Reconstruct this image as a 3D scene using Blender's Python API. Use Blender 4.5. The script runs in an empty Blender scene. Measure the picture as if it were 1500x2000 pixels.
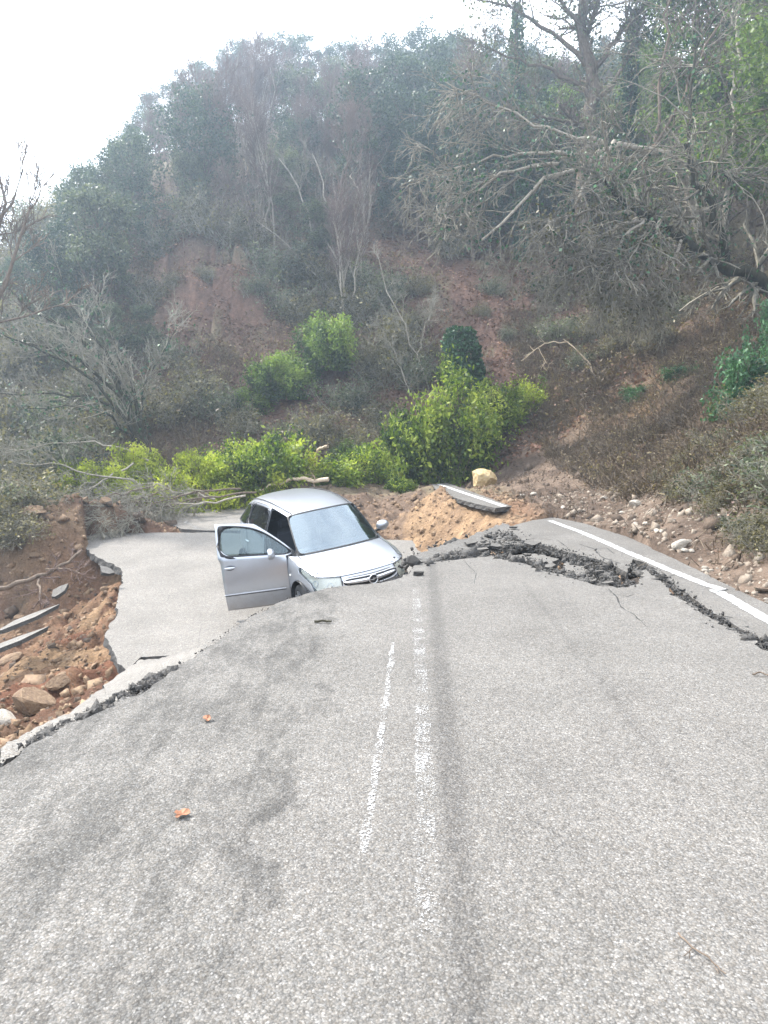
import bpy, bmesh, math, random
import numpy as np
from mathutils import Vector, Matrix, geometry
R = math.radians
sc = bpy.context.scene
C = sc.collection

# ------------------------------------------------------------------ camera, sky, sun, exposure
FPX, CX, CY = 1444.0, 750.0, 1000.0        # focal length and centre in the photograph's pixels
PITCH = math.atan(150 / FPX)               # horizon at row 850
EYE = 1.6
cam = bpy.data.cameras.new('camera')
cam.sensor_fit = 'VERTICAL'; cam.sensor_height = 36.0; cam.lens = 36.0 * FPX / 2000
cam.clip_start = 0.05; cam.clip_end = 2000
camo = bpy.data.objects.new('camera', cam); C.objects.link(camo)
camo.location = (0, 0, EYE); camo.rotation_euler = (R(90) - PITCH, 0, 0)
sc.camera = camo

SUN_EL, SUN_AZ = R(46), R(-62)             # azimuth from +Y, negative = left
w = bpy.data.worlds.new('World'); sc.world = w; w.use_nodes = True
wn, wl = w.node_tree.nodes, w.node_tree.links
bg = wn['Background']; bg.inputs[1].default_value = 0.14
sky = wn.new('ShaderNodeTexSky'); sky.sky_type = 'NISHITA'; sky.sun_disc = False
sky.sun_elevation = SUN_EL; sky.sun_rotation = SUN_AZ
sky.dust_density = 2.0; sky.ozone_density = 1.0
tcw = wn.new('ShaderNodeTexCoord'); nzw = wn.new('ShaderNodeTexNoise')
nzw.inputs['Scale'].default_value = 1.6; nzw.inputs['Detail'].default_value = 6
rmp = wn.new('ShaderNodeValToRGB'); rmp.color_ramp.elements[0].position = 0.22; rmp.color_ramp.elements[1].position = 0.5
rmp.color_ramp.elements[0].color = (.45, .45, .45, 1); rmp.color_ramp.elements[1].color = (.95, .95, .95, 1)
mxw = wn.new('ShaderNodeMix'); mxw.data_type = 'RGBA'
mxw.inputs[7].default_value = (7.6, 7.9, 8.4, 1)      # thin bright cloud
wl.new(tcw.outputs['Generated'], nzw.inputs['Vector']); wl.new(nzw.outputs['Fac'], rmp.inputs[0])
wl.new(rmp.outputs[0], mxw.inputs[0]); wl.new(sky.outputs[0], mxw.inputs[6]); wl.new(mxw.outputs[2], bg.inputs[0])
sun = bpy.data.lights.new('sun', 'SUN'); sun.energy = 3.2; sun.angle = R(4); sun.color = (1.0, .95, .87)
suno = bpy.data.objects.new('sun', sun); C.objects.link(suno)
sd = Vector((math.sin(SUN_AZ) * math.cos(SUN_EL), math.cos(SUN_AZ) * math.cos(SUN_EL), math.sin(SUN_EL)))
suno.rotation_euler = (-sd).to_track_quat('-Z', 'Y').to_euler()
suno.location = sd * 30
sc.view_settings.view_transform = 'Standard'; sc.view_settings.look = 'None'
sc.view_settings.exposure = 1.72; sc.view_settings.gamma = 1
sc.cycles.use_denoising = True
sc.cycles.max_bounces = 6; sc.cycles.diffuse_bounces = 3; sc.cycles.glossy_bounces = 3
sc.cycles.transmission_bounces = 4; sc.cycles.transparent_max_bounces = 10; sc.cycles.volume_bounces = 0

# ------------------------------------------------------------------ helpers
rng = np.random.default_rng(7)
random.seed(7)
cP, sP = math.cos(PITCH), math.sin(PITCH)
def ray(px, py):
    a, b = (px - CX) / FPX, (CY - py) / FPX
    return np.array([a, cP + b * sP, -sP + b * cP])
def at(px, py, Y):
    """point seen there at distance Y along +Y"""
    r = ray(px, py); r = r * (Y / r[1]); return np.array([r[0], r[1], EYE + r[2]])
def atz(px, py, z):
    r = ray(px, py); r = r * ((z - EYE) / r[2]); return np.array([r[0], r[1], EYE + r[2]])
def atplane(px, py, pl):
    a, b, c = pl                                   # z = a + b x + c y
    r = ray(px, py); t = (a - EYE) / (r[2] - b * r[0] - c * r[1])
    return np.array([r[0] * t, r[1] * t, EYE + r[2] * t])

def hashn(ix, iy, seed):
    h = (ix.astype(np.int64) * 374761393 + iy.astype(np.int64) * 668265263 + seed * 1442695041) & 0xffffffff
    h = ((h ^ (h >> 13)) * 1274126177) & 0xffffffff
    return ((h ^ (h >> 16)) & 0xffff) / 65535.0
def vnoise(x, y, seed=0):
    ix, iy = np.floor(x), np.floor(y); fx, fy = x - ix, y - iy
    fx = fx * fx * (3 - 2 * fx); fy = fy * fy * (3 - 2 * fy)
    a = hashn(ix, iy, seed); b = hashn(ix + 1, iy, seed); c = hashn(ix, iy + 1, seed); d = hashn(ix + 1, iy + 1, seed)
    return (a * (1 - fx) + b * fx) * (1 - fy) + (c * (1 - fx) + d * fx) * fy
def fbm(x, y, oct=4, seed=0, ridged=False):
    s = 0; a = .5; tot = 0
    for o in range(oct):
        n = vnoise(x * 2 ** o + 17.3 * o, y * 2 ** o - 9.1 * o, seed + o)
        if ridged: n = 1 - abs(2 * n - 1)
        s = s + a * n; tot += a; a *= .5
    return s / tot
def sstep(a, b, x):
    t = np.clip((x - a) / (b - a), 0, 1); return t * t * (3 - 2 * t)

def tag(o, label=None, cat=None, group=None, kind=None):
    if label: o['label'] = label
    if cat: o['category'] = cat
    if group: o['group'] = group
    if kind: o['kind'] = kind
    return o
def link(name, me, parent=None, mats=None):
    o = bpy.data.objects.new(name, me); C.objects.link(o)
    if parent is not None: o.parent = parent
    for m in (mats or []): me.materials.append(m)
    return o
def empty(name, loc, rot=(0, 0, 0), s=1):
    o = bpy.data.objects.new(name, None); C.objects.link(o)
    o.location = loc; o.rotation_euler = rot; o.scale = (s, s, s); o.empty_display_size = .2
    return o
def copy_tree(o, parent=None):
    c = o.copy(); C.objects.link(c); c.parent = parent
    for ch in [k for k in o.children]: copy_tree(ch, c)
    return c
def npmesh(name, V, Fc, smooth=False, mi=None, tint=None):
    """V (n,3); Fc (m,k) array or list of such arrays"""
    if not isinstance(Fc, list): Fc = [Fc]
    Fc = [f for f in Fc if len(f)]
    me = bpy.data.meshes.new(name)
    me.vertices.add(len(V)); me.vertices.foreach_set('co', np.asarray(V, np.float32).ravel())
    idx = np.concatenate([f.ravel() for f in Fc]); sizes = np.concatenate([np.full(len(f), f.shape[1]) for f in Fc])
    me.loops.add(len(idx)); me.loops.foreach_set('vertex_index', idx.astype(np.int32))
    st = np.concatenate([[0], np.cumsum(sizes)[:-1]])
    me.polygons.add(len(sizes)); me.polygons.foreach_set('loop_start', st.astype(np.int32))
    if mi is not None: me.polygons.foreach_set('material_index', np.asarray(mi, np.int32))
    if smooth is True: me.polygons.foreach_set('use_smooth', np.ones(len(sizes), bool))
    elif smooth is not False: me.polygons.foreach_set('use_smooth', np.asarray(smooth, bool))
    if tint is not None:
        tint = np.asarray(tint, np.float32)
        if tint.ndim == 1: tint = np.stack([tint] * 3 + [np.ones_like(tint)], 1)
        elif tint.shape[1] == 3: tint = np.concatenate([tint, np.ones((len(tint), 1), np.float32)], 1)
        at_ = me.attributes.new('tint', 'FLOAT_COLOR', 'POINT'); at_.data.foreach_set('color', tint.ravel())
    me.update(calc_edges=True); me.validate()
    return me

# ---- materials
class NT:
    def __init__(s, name):
        s.m = bpy.data.materials.new(name); s.m.use_nodes = True
        s.n, s.l = s.m.node_tree.nodes, s.m.node_tree.links
        s.p = s.n['Principled BSDF']; s.out = s.n['Material Output']
    def link(s, a, b): s.l.new(a, b)
    def coord(s, kind='Object', scale=None):
        t = s.n.new('ShaderNodeTexCoord').outputs[kind]
        if scale is not None:
            mp = s.n.new('ShaderNodeMapping'); mp.inputs['Scale'].default_value = scale; s.link(t, mp.inputs[0]); t = mp.outputs[0]
        return t
    def noise(s, vec, scale, detail=5, rough=.55, dist=0):
        t = s.n.new('ShaderNodeTexNoise'); t.inputs['Scale'].default_value = scale; t.inputs['Detail'].default_value = detail
        t.inputs['Roughness'].default_value = rough; t.inputs['Distortion'].default_value = dist
        s.link(vec, t.inputs['Vector']); return t.outputs['Fac']
    def voro(s, vec, scale, feature='F1', out='Distance'):
        t = s.n.new('ShaderNodeTexVoronoi'); t.feature = feature; t.inputs['Scale'].default_value = scale
        s.link(vec, t.inputs['Vector']); return t.outputs[out]
    def ramp(s, fac, stops, interp='LINEAR'):
        r = s.n.new('ShaderNodeValToRGB'); cr = r.color_ramp; cr.interpolation = interp
        while len(cr.elements) < len(stops): cr.elements.new(.5)
        for e, (p, c) in zip(cr.elements, stops):
            e.position = p; e.color = (c, c, c, 1) if isinstance(c, (int, float)) else (*c, 1)
        s.link(fac, r.inputs[0]); return r.outputs[0]
    def mix(s, fac, a, b, mode='MIX'):
        m = s.n.new('ShaderNodeMix'); m.data_type = 'RGBA'; m.blend_type = mode
        for i, v in ((0, fac), (6, a), (7, b)):
            if isinstance(v, (int, float)): m.inputs[i].default_value = v if i == 0 else (v, v, v, 1)
            elif isinstance(v, tuple): m.inputs[i].default_value = (*v, 1)
            else: s.link(v, m.inputs[i])
        return m.outputs[2]
    def math(s, op, a, b=None, c=None, clamp=False):
        m = s.n.new('ShaderNodeMath'); m.operation = op; m.use_clamp = clamp
        for i, v in enumerate((a, b, c)):
            if v is None: continue
            if isinstance(v, (int, float)): m.inputs[i].default_value = v
            else: s.link(v, m.inputs[i])
        return m.outputs[0]
    def attr(s, name='tint'):
        a = s.n.new('ShaderNodeAttribute'); a.attribute_name = name; return a.outputs['Color']
    def bump(s, h, strength=.5, dist=.01, prev=None):
        b = s.n.new('ShaderNodeBump'); b.inputs['Strength'].default_value = strength; b.inputs['Distance'].default_value = dist
        s.link(h, b.inputs['Height'])
        if prev is not None: s.link(prev, b.inputs['Normal'])
        return b.outputs[0]
    def base(s, c): s.link(c, s.p.inputs['Base Color']) if not isinstance(c, tuple) else setattr(s.p.inputs['Base Color'], 'default_value', (*c, 1))
    def rough(s, v): s.p.inputs['Roughness'].default_value = v
def plain(name, col, rough=.6, metal=0, var=.25, scale=30, coat=0, spec=None):
    t = NT(name); v = t.coord()
    f = t.noise(v, scale, 4)
    c = t.mix(t.ramp(f, [(.3, 0.0), (.7, 1.0)]), tuple(x * (1 - var) for x in col), tuple(min(1, x * (1 + var)) for x in col))
    t.base(c); t.rough(rough); t.p.inputs['Metallic'].default_value = metal; t.p.inputs['Coat Weight'].default_value = coat
    if spec is not None: t.p.inputs['Specular IOR Level'].default_value = spec
    return t.m

def asphalt(name, tone=1.0, near=False, warm=0.0):
    t = NT(name); v = t.coord()
    sx = t.n.new('ShaderNodeSeparateXYZ'); t.link(v, sx.inputs[0]); X, Y = sx.outputs[0], sx.outputs[1]
    wv = t.n.new('ShaderNodeVectorMath'); wv.operation = 'ADD'
    nz = t.n.new('ShaderNodeTexNoise'); nz.inputs['Scale'].default_value = 60; t.link(v, nz.inputs['Vector'])
    sc_ = t.n.new('ShaderNodeVectorMath'); sc_.operation = 'SCALE'; sc_.inputs['Scale'].default_value = .013
    t.link(nz.outputs['Color'], sc_.inputs[0]); t.link(v, wv.inputs[0]); t.link(sc_.outputs[0], wv.inputs[1]); vv = wv.outputs[0]
    d1 = t.voro(vv, 112); c1 = t.voro(vv, 112, out='Color'); d2 = t.voro(vv, 150); c2 = t.voro(vv, 160, out='Color')
    g1 = t.n.new('ShaderNodeSeparateColor'); t.link(c1, g1.inputs[0])
    g2 = t.n.new('ShaderNodeSeparateColor'); t.link(c2, g2.inputs[0])
    stone = t.ramp(t.math('ADD', t.math('MULTIPLY', g1.outputs[0], .6), t.math('MULTIPLY', g2.outputs[0], .4)), [(0.1, .13 * tone), (.45, .23 * tone), (.75, .33 * tone), (.92, .52 * tone)])
    stone = t.mix(t.math('MULTIPLY', g1.outputs[1], .35 + warm), stone, (.34 * tone, .29 * tone, .23 * tone))
    dark = t.math('MULTIPLY', t.ramp(d1, [(.32, 0.0), (.66, 1.0)]), t.ramp(t.noise(v, 30, 5, .75), [(.38, .1), (.62, 1.0)]))
    c = t.mix(t.math('MULTIPLY', dark, .75), stone, (.085 * tone, .083 * tone, .08 * tone))
    big = t.noise(v, 1.1, 6, .6); c = t.mix(1.0, c, t.ramp(big, [(.3, .84), (.7, 1.12)]), 'MULTIPLY')
    fine = t.noise(v, 14, 5, .7); c = t.mix(1.0, c, t.ramp(fine, [(.3, .88), (.7, 1.1)]), 'MULTIPLY')
    height = t.math('SUBTRACT', 1.0, d1)
    c = t.mix(1.0, c, (1.035, 1.0, .955), 'MULTIPLY')
    if near:
        # polished dark band right of the centre line, running with the lane
        def band(x0, k, w, amt, y0=-99, y1=99):
            nx = t.noise(v, 3, 4)
            e = t.math('ABSOLUTE', t.math('SUBTRACT', t.math('ADD', X, t.math('MULTIPLY', t.math('SUBTRACT', nx, .5), .06)), t.math('MULTIPLY_ADD', Y, k, x0)))
            m = t.ramp(t.math('DIVIDE', e, w), [(.35, 1.0), (1.0, 0.0)])
            ym = t.math('MULTIPLY', t.math('GREATER_THAN', Y, y0), t.math('LESS_THAN', Y, y1))
            return t.math('MULTIPLY', t.math('MULTIPLY', t.math('MULTIPLY', m, t.ramp(t.noise(v, 24, 6, .8), [(.35, .35), (.6, 1.0)])), amt), ym)
        for b in ((.155, .048, .085, .58), (.10, .055, .30, .14), (-.44, -.01, .10, .10), (1.25, .035, .05, .22, 3.2, 8), (.92, .12, .10, .1)):
            c = t.mix(band(*b), c, t.mix(1.0, c, (.42, .42, .43), 'MULTIPLY'))
        # fretted, tar-dark and patchy shoulder of the left lane
        ml = t.ramp(t.math('ADD', t.math('MULTIPLY', X, -1.0), t.math('MULTIPLY', t.noise(v, 1.6, 5, .65), 1.1)), [(.95, 0.0), (1.75, 1.0)])
        bl = t.ramp(t.noise(t.coord('Object', (1.6, .55, 1)), 2.2, 12, .78), [(.44, 0.0), (.58, 1.0)])
        c = t.mix(t.math('MULTIPLY', t.math('MULTIPLY', ml, bl), .9), c, t.mix(1.0, c, (.50, .505, .51), 'MULTIPLY'))
        ed = t.ramp(t.math('ADD', t.math('SUBTRACT', t.math('MULTIPLY', X, -1.0), t.math('MULTIPLY', Y, -.16)), t.math('MULTIPLY', t.noise(v, 5, 4), .35)), [(.0, 0.0), (1.0, 0.0)])
        height = t.math('ADD', height, t.math('MULTIPLY', ml, t.math('MULTIPLY', t.noise(v, 22, 4), 1.6)))
        cr = t.voro(v, 1.1, 'DISTANCE_TO_EDGE'); 
        nzc = t.noise(v, 9, 4)
        crk = t.math('MULTIPLY', t.math('LESS_THAN', t.math('ADD', cr, t.math('MULTIPLY', nzc, .012)), .0085), t.math('GREATER_THAN', t.noise(v, .5, 2), .52))
        
    else:
        cr = t.voro(v, 1.5, 'DISTANCE_TO_EDGE'); crk = t.math('LESS_THAN', t.math('ADD', cr, t.math('MULTIPLY', t.noise(v, 9, 4), .014)), .0105)
        crk = t.math('MULTIPLY', crk, t.math('GREATER_THAN', t.noise(v, .7, 2), .5))
        c = t.mix(t.math('MULTIPLY', crk, .5), c, (.05, .05, .05))
    t.base(c); t.rough(.82); t.p.inputs['Specular IOR Level'].default_value = .35
    t.link(t.bump(height, .65, .005, t.bump(fine, .3, .02)), t.p.inputs['Normal'])
    return t.m

def leafmat(name, cols, trans=.35, rough=.5):
    """tint attribute picks a place in the colour ramp, object random shifts it"""
    t = NT(name); a = t.attr()
    oi = t.n.new('ShaderNodeObjectInfo')
    f = t.math('ADD', a, t.math('MULTIPLY', t.math('SUBTRACT', oi.outputs['Random'], .5), .35), clamp=True)
    c = t.ramp(f, [(i / (len(cols) - 1), k) for i, k in enumerate(cols)])
    t.base(c); t.rough(rough); t.p.inputs['Specular IOR Level'].default_value = .3
    tr = t.n.new('ShaderNodeBsdfTranslucent'); t.link(t.mix(1.0, c, (1.0, 1.05, .55), 'MULTIPLY'), tr.inputs[0])
    ms = t.n.new('ShaderNodeMixShader'); ms.inputs[0].default_value = trans
    t.link(t.p.outputs[0], ms.inputs[1]); t.link(tr.outputs[0], ms.inputs[2]); t.link(ms.outputs[0], t.out.inputs[0])
    return t.m

def barkmat(name, a, b, scale=14):
    t = NT(name); v = t.coord('Object', (1, 1, .35)); f = t.noise(v, scale, 5, .65)
    t.base(t.ramp(f, [(.3, a), (.7, b)])); t.rough(.9); t.p.inputs['Specular IOR Level'].default_value = .15
    t.link(t.bump(f, .6, .02), t.p.inputs['Normal']); return t.m

M = {}
M['road'] = asphalt('worn_asphalt', .59, True)
M['slab'] = asphalt('pale_asphalt', .72, False, .15)
M['plate'] = asphalt('grey_asphalt', .57, False)
t = NT('broken_asphalt'); v = t.coord(); f = t.noise(v, 30, 6, .7)
t.base(t.ramp(f, [(.3, (.03, .029, .028)), (.55, (.075, .07, .065)), (.75, (.17, .155, .14))])); t.rough(.9)
t.link(t.bump(t.voro(v, 55), .9, .012), t.p.inputs['Normal']); M['tar'] = t.m
def stone(name, a, b, c):
    t = NT(name); v = t.coord(); f = t.noise(v, 5, 8, .65); g = t.noise(v, 26, 4, .7)
    t.base(t.mix(t.ramp(g, [(.35, 0.0), (.7, .5)]), t.ramp(f, [(.3, a), (.5, b), (.72, c)]), tuple(x * .55 for x in a))); t.rough(.88)
    t.link(t.bump(f, .7, .06, t.bump(g, .6, .015)), t.p.inputs['Normal']); return t.m
M['boulder'] = stone('ochre_limestone', (.34, .23, .11), (.58, .43, .22), (.74, .64, .46))
M['palestone'] = stone('pale_limestone', (.36, .31, .26), (.52, .46, .38), (.68, .62, .55))
M['ochrestone'] = stone('earth_stained_stone', (.14, .085, .055), (.24, .155, .09), (.35, .25, .155))
M['vergestone'] = stone('verge_gravel_stone', (.16, .12, .09), (.27, .22, .17), (.45, .39, .32))
M['rootdirt'] = stone('dark_earth', (.05, .035, .025), (.09, .06, .04), (.14, .10, .07))
M['bark_pale'] = barkmat('pale_grey_bark', (.20, .175, .14), (.40, .36, .30))
M['bark_brown'] = barkmat('brown_bark', (.085, .065, .05), (.20, .155, .12))
M['bark_dark'] = barkmat('dark_mossy_bark', (.025, .022, .016), (.075, .07, .045))
M['twig'] = barkmat('pinkish_brown_twigs', (.11, .075, .065), (.20, .145, .125))
M['twig_grey'] = barkmat('lichen_grey_twigs', (.16, .15, .12), (.36, .34, .28))
M['twig_mid'] = barkmat('weathered_twigs', (.085, .075, .058), (.30, .275, .22), 9)
M['dead'] = barkmat('bleached_dead_wood', (.36, .27, .18), (.60, .50, .38))
M['leaf_far'] = leafmat('evergreen_oak_leaves', [(.018, .036, .026), (.05, .08, .052), (.11, .15, .085)], .3)
M['leaf_grey'] = leafmat('grey_green_leaves', [(.035, .05, .034), (.10, .12, .075), (.21, .23, .145)], .35)
M['leaf_bright'] = leafmat('bright_laurel_leaves', [(.022, .05, .012), (.15, .225, .025), (.42, .48, .10)], .45)
M['leaf_yellow'] = leafmat('yellow_green_leaves', [(.10, .13, .02), (.30, .36, .04), (.52, .56, .10)], .5)
M['leaf_yg'] = leafmat('fresh_green_leaves', [(.04, .08, .015), (.19, .27, .03), (.42, .48, .08)], .5)
M['leaf_mid'] = leafmat('mid_green_leaves', [(.03, .06, .02), (.12, .19, .045), (.28, .37, .09)], .45)
M['ivy'] = leafmat('dark_ivy_leaves', [(.012, .038, .018), (.035, .095, .042), (.08, .18, .07)], .2, .4)
M['olive'] = leafmat('olive_brush_leaves', [(.05, .047, .026), (.13, .115, .06), (.25, .22, .115)], .35)
M['olive_brown'] = leafmat('dry_bracken', [(.06, .042, .028), (.15, .11, .065), (.27, .22, .12)], .3)
M['litter'] = leafmat('fallen_leaves', [(.07, .036, .028), (.175, .09, .064), (.30, .18, .13)], .2)
M['litter_brown'] = leafmat('dry_stalks', [(.06, .042, .03), (.12, .09, .062), (.22, .17, .12)], .2)
M['litter_dark'] = leafmat('rotting_leaves', [(.05, .033, .022), (.11, .075, .05), (.19, .13, .085)], .15)

# ------------------------------------------------------------------ plates of road: outlines first, terrain needs them
def jag(P, amp, seg, seed, closed=True):
    """break every edge of an outline into irregular short ones"""
    r = np.random.default_rng(seed); out = []; n = len(P)
    for i in range(n if closed else n - 1):
        a, b = np.array(P[i][:2], float), np.array(P[(i + 1) % n][:2], float)
        L = np.linalg.norm(b - a); k = max(1, int(L / seg)); nrm = np.array([-(b - a)[1], (b - a)[0]]) / max(L, 1e-6)
        q = amp if len(P[i]) < 3 else P[i][2]
        ph = r.uniform(0, 6.28, 3)
        for j in range(k):
            u = j / k
            o = 0 if j == 0 else q * (.5 * r.normal() + .6 * math.sin(u * L * 5 + ph[0]) + .4 * math.sin(u * L * 11 + ph[1])) * min(1, 4 * min(u, 1 - u))
            out.append(a + (b - a) * u + nrm * o)
    return out
PL_SLAB = (-1.32 - .95 + .05, .05, .10)                 # z = a + b x + c y : sunken slab falls towards the near edge
PL0 = (0.0, 0.0, 0.0)
def P0(px, py, z=0.0): return tuple(atz(px, py, z)[:2])
S1 = [(-2.35, -7, 0), (-2.25, 0), (-2.05, 2.6)] + [P0(*p) for p in ((0, 1500), (62, 1452), (130, 1412), (185, 1395), (242, 1362), (285, 1350), (340, 1305), (400, 1268), (442, 1238), (498, 1200), (562, 1170), (640, 1148), (720, 1141), (768, 1133), (800, 1120),
      (812, 1098))] + [P0(*p) + (.05,) for p in ((838, 1098), (900, 1092), (960, 1086), (1010, 1098), (1060, 1115), (1110, 1126), (1160, 1142), (1205, 1148), (1243, 1141), (1262, 1112), (1300, 1146), (1370, 1198), (1440, 1236), (1512, 1278))] + [(2.72, 4.3), (2.75, 2.5), (3.0, 1.2), (3.1, -7, 0)]
PL2 = (-.035, 0, 0)
def P2(px, py): return tuple(atz(px, py, -.035)[:2])
S2 = [P2(*p) for p in ((968, 1056), (985, 1031), (1040, 1016), (1082, 1010), (1140, 1022))] + [(3.95, 11.8), (3.85, 9.5), (3.75, 7.5), (3.7, 5.5), (3.75, 3), (3.8, 1.2), (3.3, 1.0), (3.0, 2.5), (2.93, 4.3)] + \
     [P2(*p) for p in ((1512, 1264), (1440, 1224), (1372, 1182), (1310, 1136), (1258, 1098), (1236, 1092), (1225, 1118), (1175, 1095), (1110, 1078), (1050, 1062), (985, 1064))]
S3 = [P2(*p) + (.03,) for p in ((1000, 1078), (1045, 1075), (1092, 1088), (1078, 1102), (1050, 1096))]
S3b = [P2(*p) + (.03,) for p in ((1104, 1092), (1150, 1106), (1180, 1124), (1150, 1126), (1100, 1108))]
S5 = [tuple(atplane(px, py, PL_SLAB)[:2]) for px, py in ((165, 1048), (188, 1041), (300, 1040), (425, 1040), (520, 1045))] + [(.6, 15.6), (1.0, 12.5), (.55, 10.4), (.2, 9.2), (-1.0, 8.4), (-2.0, 8.3)] + \
     [tuple(atplane(px, py, PL_SLAB)[:2]) for px, py in ((355, 1279), (275, 1283), (246, 1308), (226, 1282), (212, 1258), (206, 1236), (228, 1203), (231, 1165), (240, 1124), (236, 1110), (190, 1088), (168, 1072))]
PL6 = (-1.475, 0.02, .05)
S6 = [tuple(atplane(px, py, PL6)[:2]) for px, py in ((290, 1010), (370, 998), (470, 988), (640, 985), (640, 1037), (400, 1036), (355, 1033), (330, 1022))]
S4 = [P0(*p, z=.08) for p in ((838, 946), (874, 943), (1000, 989), (968, 992), (930, 984), (880, 970), (850, 955))]
def inside(x, y, poly):
    poly = np.array([p[:2] for p in poly]); n = len(poly); r = np.zeros(x.shape, bool); j = n - 1
    for i in range(n):
        xi, yi = poly[i]; xj, yj = poly[j]
        c = ((yi > y) != (yj > y)); 
        with np.errstate(divide='ignore', invalid='ignore'): r ^= c & (x < (xj - xi) * (y - yi) / (yj - yi) + xi)
        j = i
    return r

# ------------------------------------------------------------------ terrain
CPT = []
def cp(*pts): CPT.extend([tuple(map(float, p)) for p in pts])
cp((-3, 9.3, -1.75), (-1, 8.8, -1.7), (0, 10, -1.6), (.9, 10.8, -1.6), (1.2, 12, -1.5), (0, 13, -1.35), (-3, 13, -1.5), (-2, 16, -1.0), (-4.5, 15, -1.2), (.2, 16.5, -1.25))
cp(at(740, 1045, 17.5), at(800, 1000, 19.5), at(760, 962, 22), at(830, 950, 23.5), at(690, 960, 21.5), at(560, 945, 22), at(470, 985, 19.5))
cp(at(786, 1084, 17.4), at(845, 1070, 16.9), at(900, 1054, 16.1), at(935, 1046, 15.4), at(975, 1034, 14.6), at(760, 1050, 18.4))
cp(at(800, 1012, 18.6), at(822, 982, 19.0), at(846, 962, 18.9), at(890, 975, 18.0), at(935, 990, 16.9), at(975, 1000, 15.8), at(1012, 1014, 14.4), at(900, 962, 19.5), at(860, 950, 21.5))
cp((.2, 6, -.4), (1, 8, -.4), (1.7, 10, -.4), (2.5, 11.6, -.35), (.9, 10.0, -1.0), (1.5, 11.3, -1.1), (1.75, 12.9, -.9))
cp((3.0, 18, -.02), (3, 22, -.03), (2.2, 25, .0), (4.6, 15, -.02), (4.3, 9, -.06), (4.2, 5, -.1), (4.2, 1, -.12), (4.6, -6, -.1), (3.4, 13.5, -.10), (0, 0, -.4), (0, -8, -.4), (-1, 4, -.4), (2, 4, -.4))
cp(atz(150, 1300, -2.1), atz(60, 1350, -2.0), atz(0, 1400, -1.5), atz(0, 1470, -.62), atz(60, 1436, -.72), atz(110, 1405, -.8), atz(100, 1250, -2.3), atz(0, 1240, -2.5), atz(165, 1150, -1.7), atz(190, 1220, -2.0),
   atz(60, 1110, -1.7), atz(120, 1050, -.65), atz(90, 1000, -.25), atz(245, 1024, -.7), atz(200, 965, .15), atz(40, 975, .05), atz(0, 1040, -1.0), atz(215, 1330, -1.7), atz(170, 1370, -1.3), (-2.6, 2, -.8), (-2.7, -1, -.8), (-4, 3, -2.6), (-4, -3, -2.6), (-6, 5, -3.2), (-8, 9, -3.2))
cp((-12, 12, -3.6), (-22, 10, -9), (-13, 22, -.6), (-20, 26, -3), (-34, 20, -14), (-34, 42, -8), (-14, 0, -8), (-30, -15, -16), (-60, 0, -26), (-60, 60, -20), (-10, -20, -6))
cp(at(180, 900, 23), at(300, 880, 25), at(600, 905, 25), at(800, 900, 26), at(930, 890, 26))
def hill(x, y):
    z = 1.0 + .74 * (y - 25.5) - .004 * max(0, y - 40) ** 2
    cap = 25.5 * sstep(-33, -11, x) - 10 * (1 - sstep(-44, -26, x))
    return min(z, cap + .1 * (y - 50)) if x < 2 else min(z, 26 + .15 * x)
for y_ in (33, 42, 52, 62):
    for x_ in (-24, -18, -12, -6, 0, 6, 12, 20): cp((x_, y_, hill(x_, y_) + (max(0, x_ - 6) * .22 if x_ > 6 else 0)))
cp((-24, 75, 6), (-10, 78, 18), (10, 78, 21), (30, 75, 24), (40, 50, 24), (0, 105, 8), (45, 105, 14), (-45, 100, -15), (80, 60, 30), (80, 0, 30), (60, -30, 22))
cp(at(1000, 905, 24), at(1250, 945, 17), at(1120, 800, 26), at(1290, 660, 27.5), at(1440, 550, 28), at(1500, 800, 16), at(1500, 960, 10.4), at(1360, 900, 14.4), at(1430, 1010, 10.3), at(1320, 980, 13.0),
   at(1200, 860, 21.5), (6.8, 8, 1.9), (5.2, 7, .45), (5.0, 3, .05), (5.2, -4, .1), (8, 3, 1.6), (9, -4, 2.2), (12, 8, 5), (20, 15, 11.5), (24, 30, 17), (20, 0, 10), (40, 20, 20))
cp((-3.0, 17.1, -.95), (-4.8, 17.3, -.85), (-1.8, 17.2, -1.0), (-4.2, 19, -.75), (-2.5, 19, -.75))
CP = np.array(CPT)
def solve_rbf():
    d = np.linalg.norm(CP[:, None, :2] - CP[None, :, :2], axis=2); n = len(CP)
    A = np.zeros((n + 3, n + 3)); A[:n, :n] = np.sqrt(d * d + .04) + np.eye(n) * -.02; A[:n, n] = 1; A[:n, n + 1:] = CP[:, :2]
    A[n:, :n] = A[:n, n:].T; b = np.zeros(n + 3); b[:n] = CP[:, 2]
    return np.linalg.solve(A, b)
WR = solve_rbf()
FORM = [(S1, PL0), (S2, PL2), (S3, PL2), (S3b, PL2), (S5, PL_SLAB), (S6, PL6), (S4, (.08, 0, 0))]
def gw_(x, y, cx, cy, rx, ry): return np.exp(-((x - cx) / rx) ** 2 - ((y - cy) / ry) ** 2)
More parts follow.
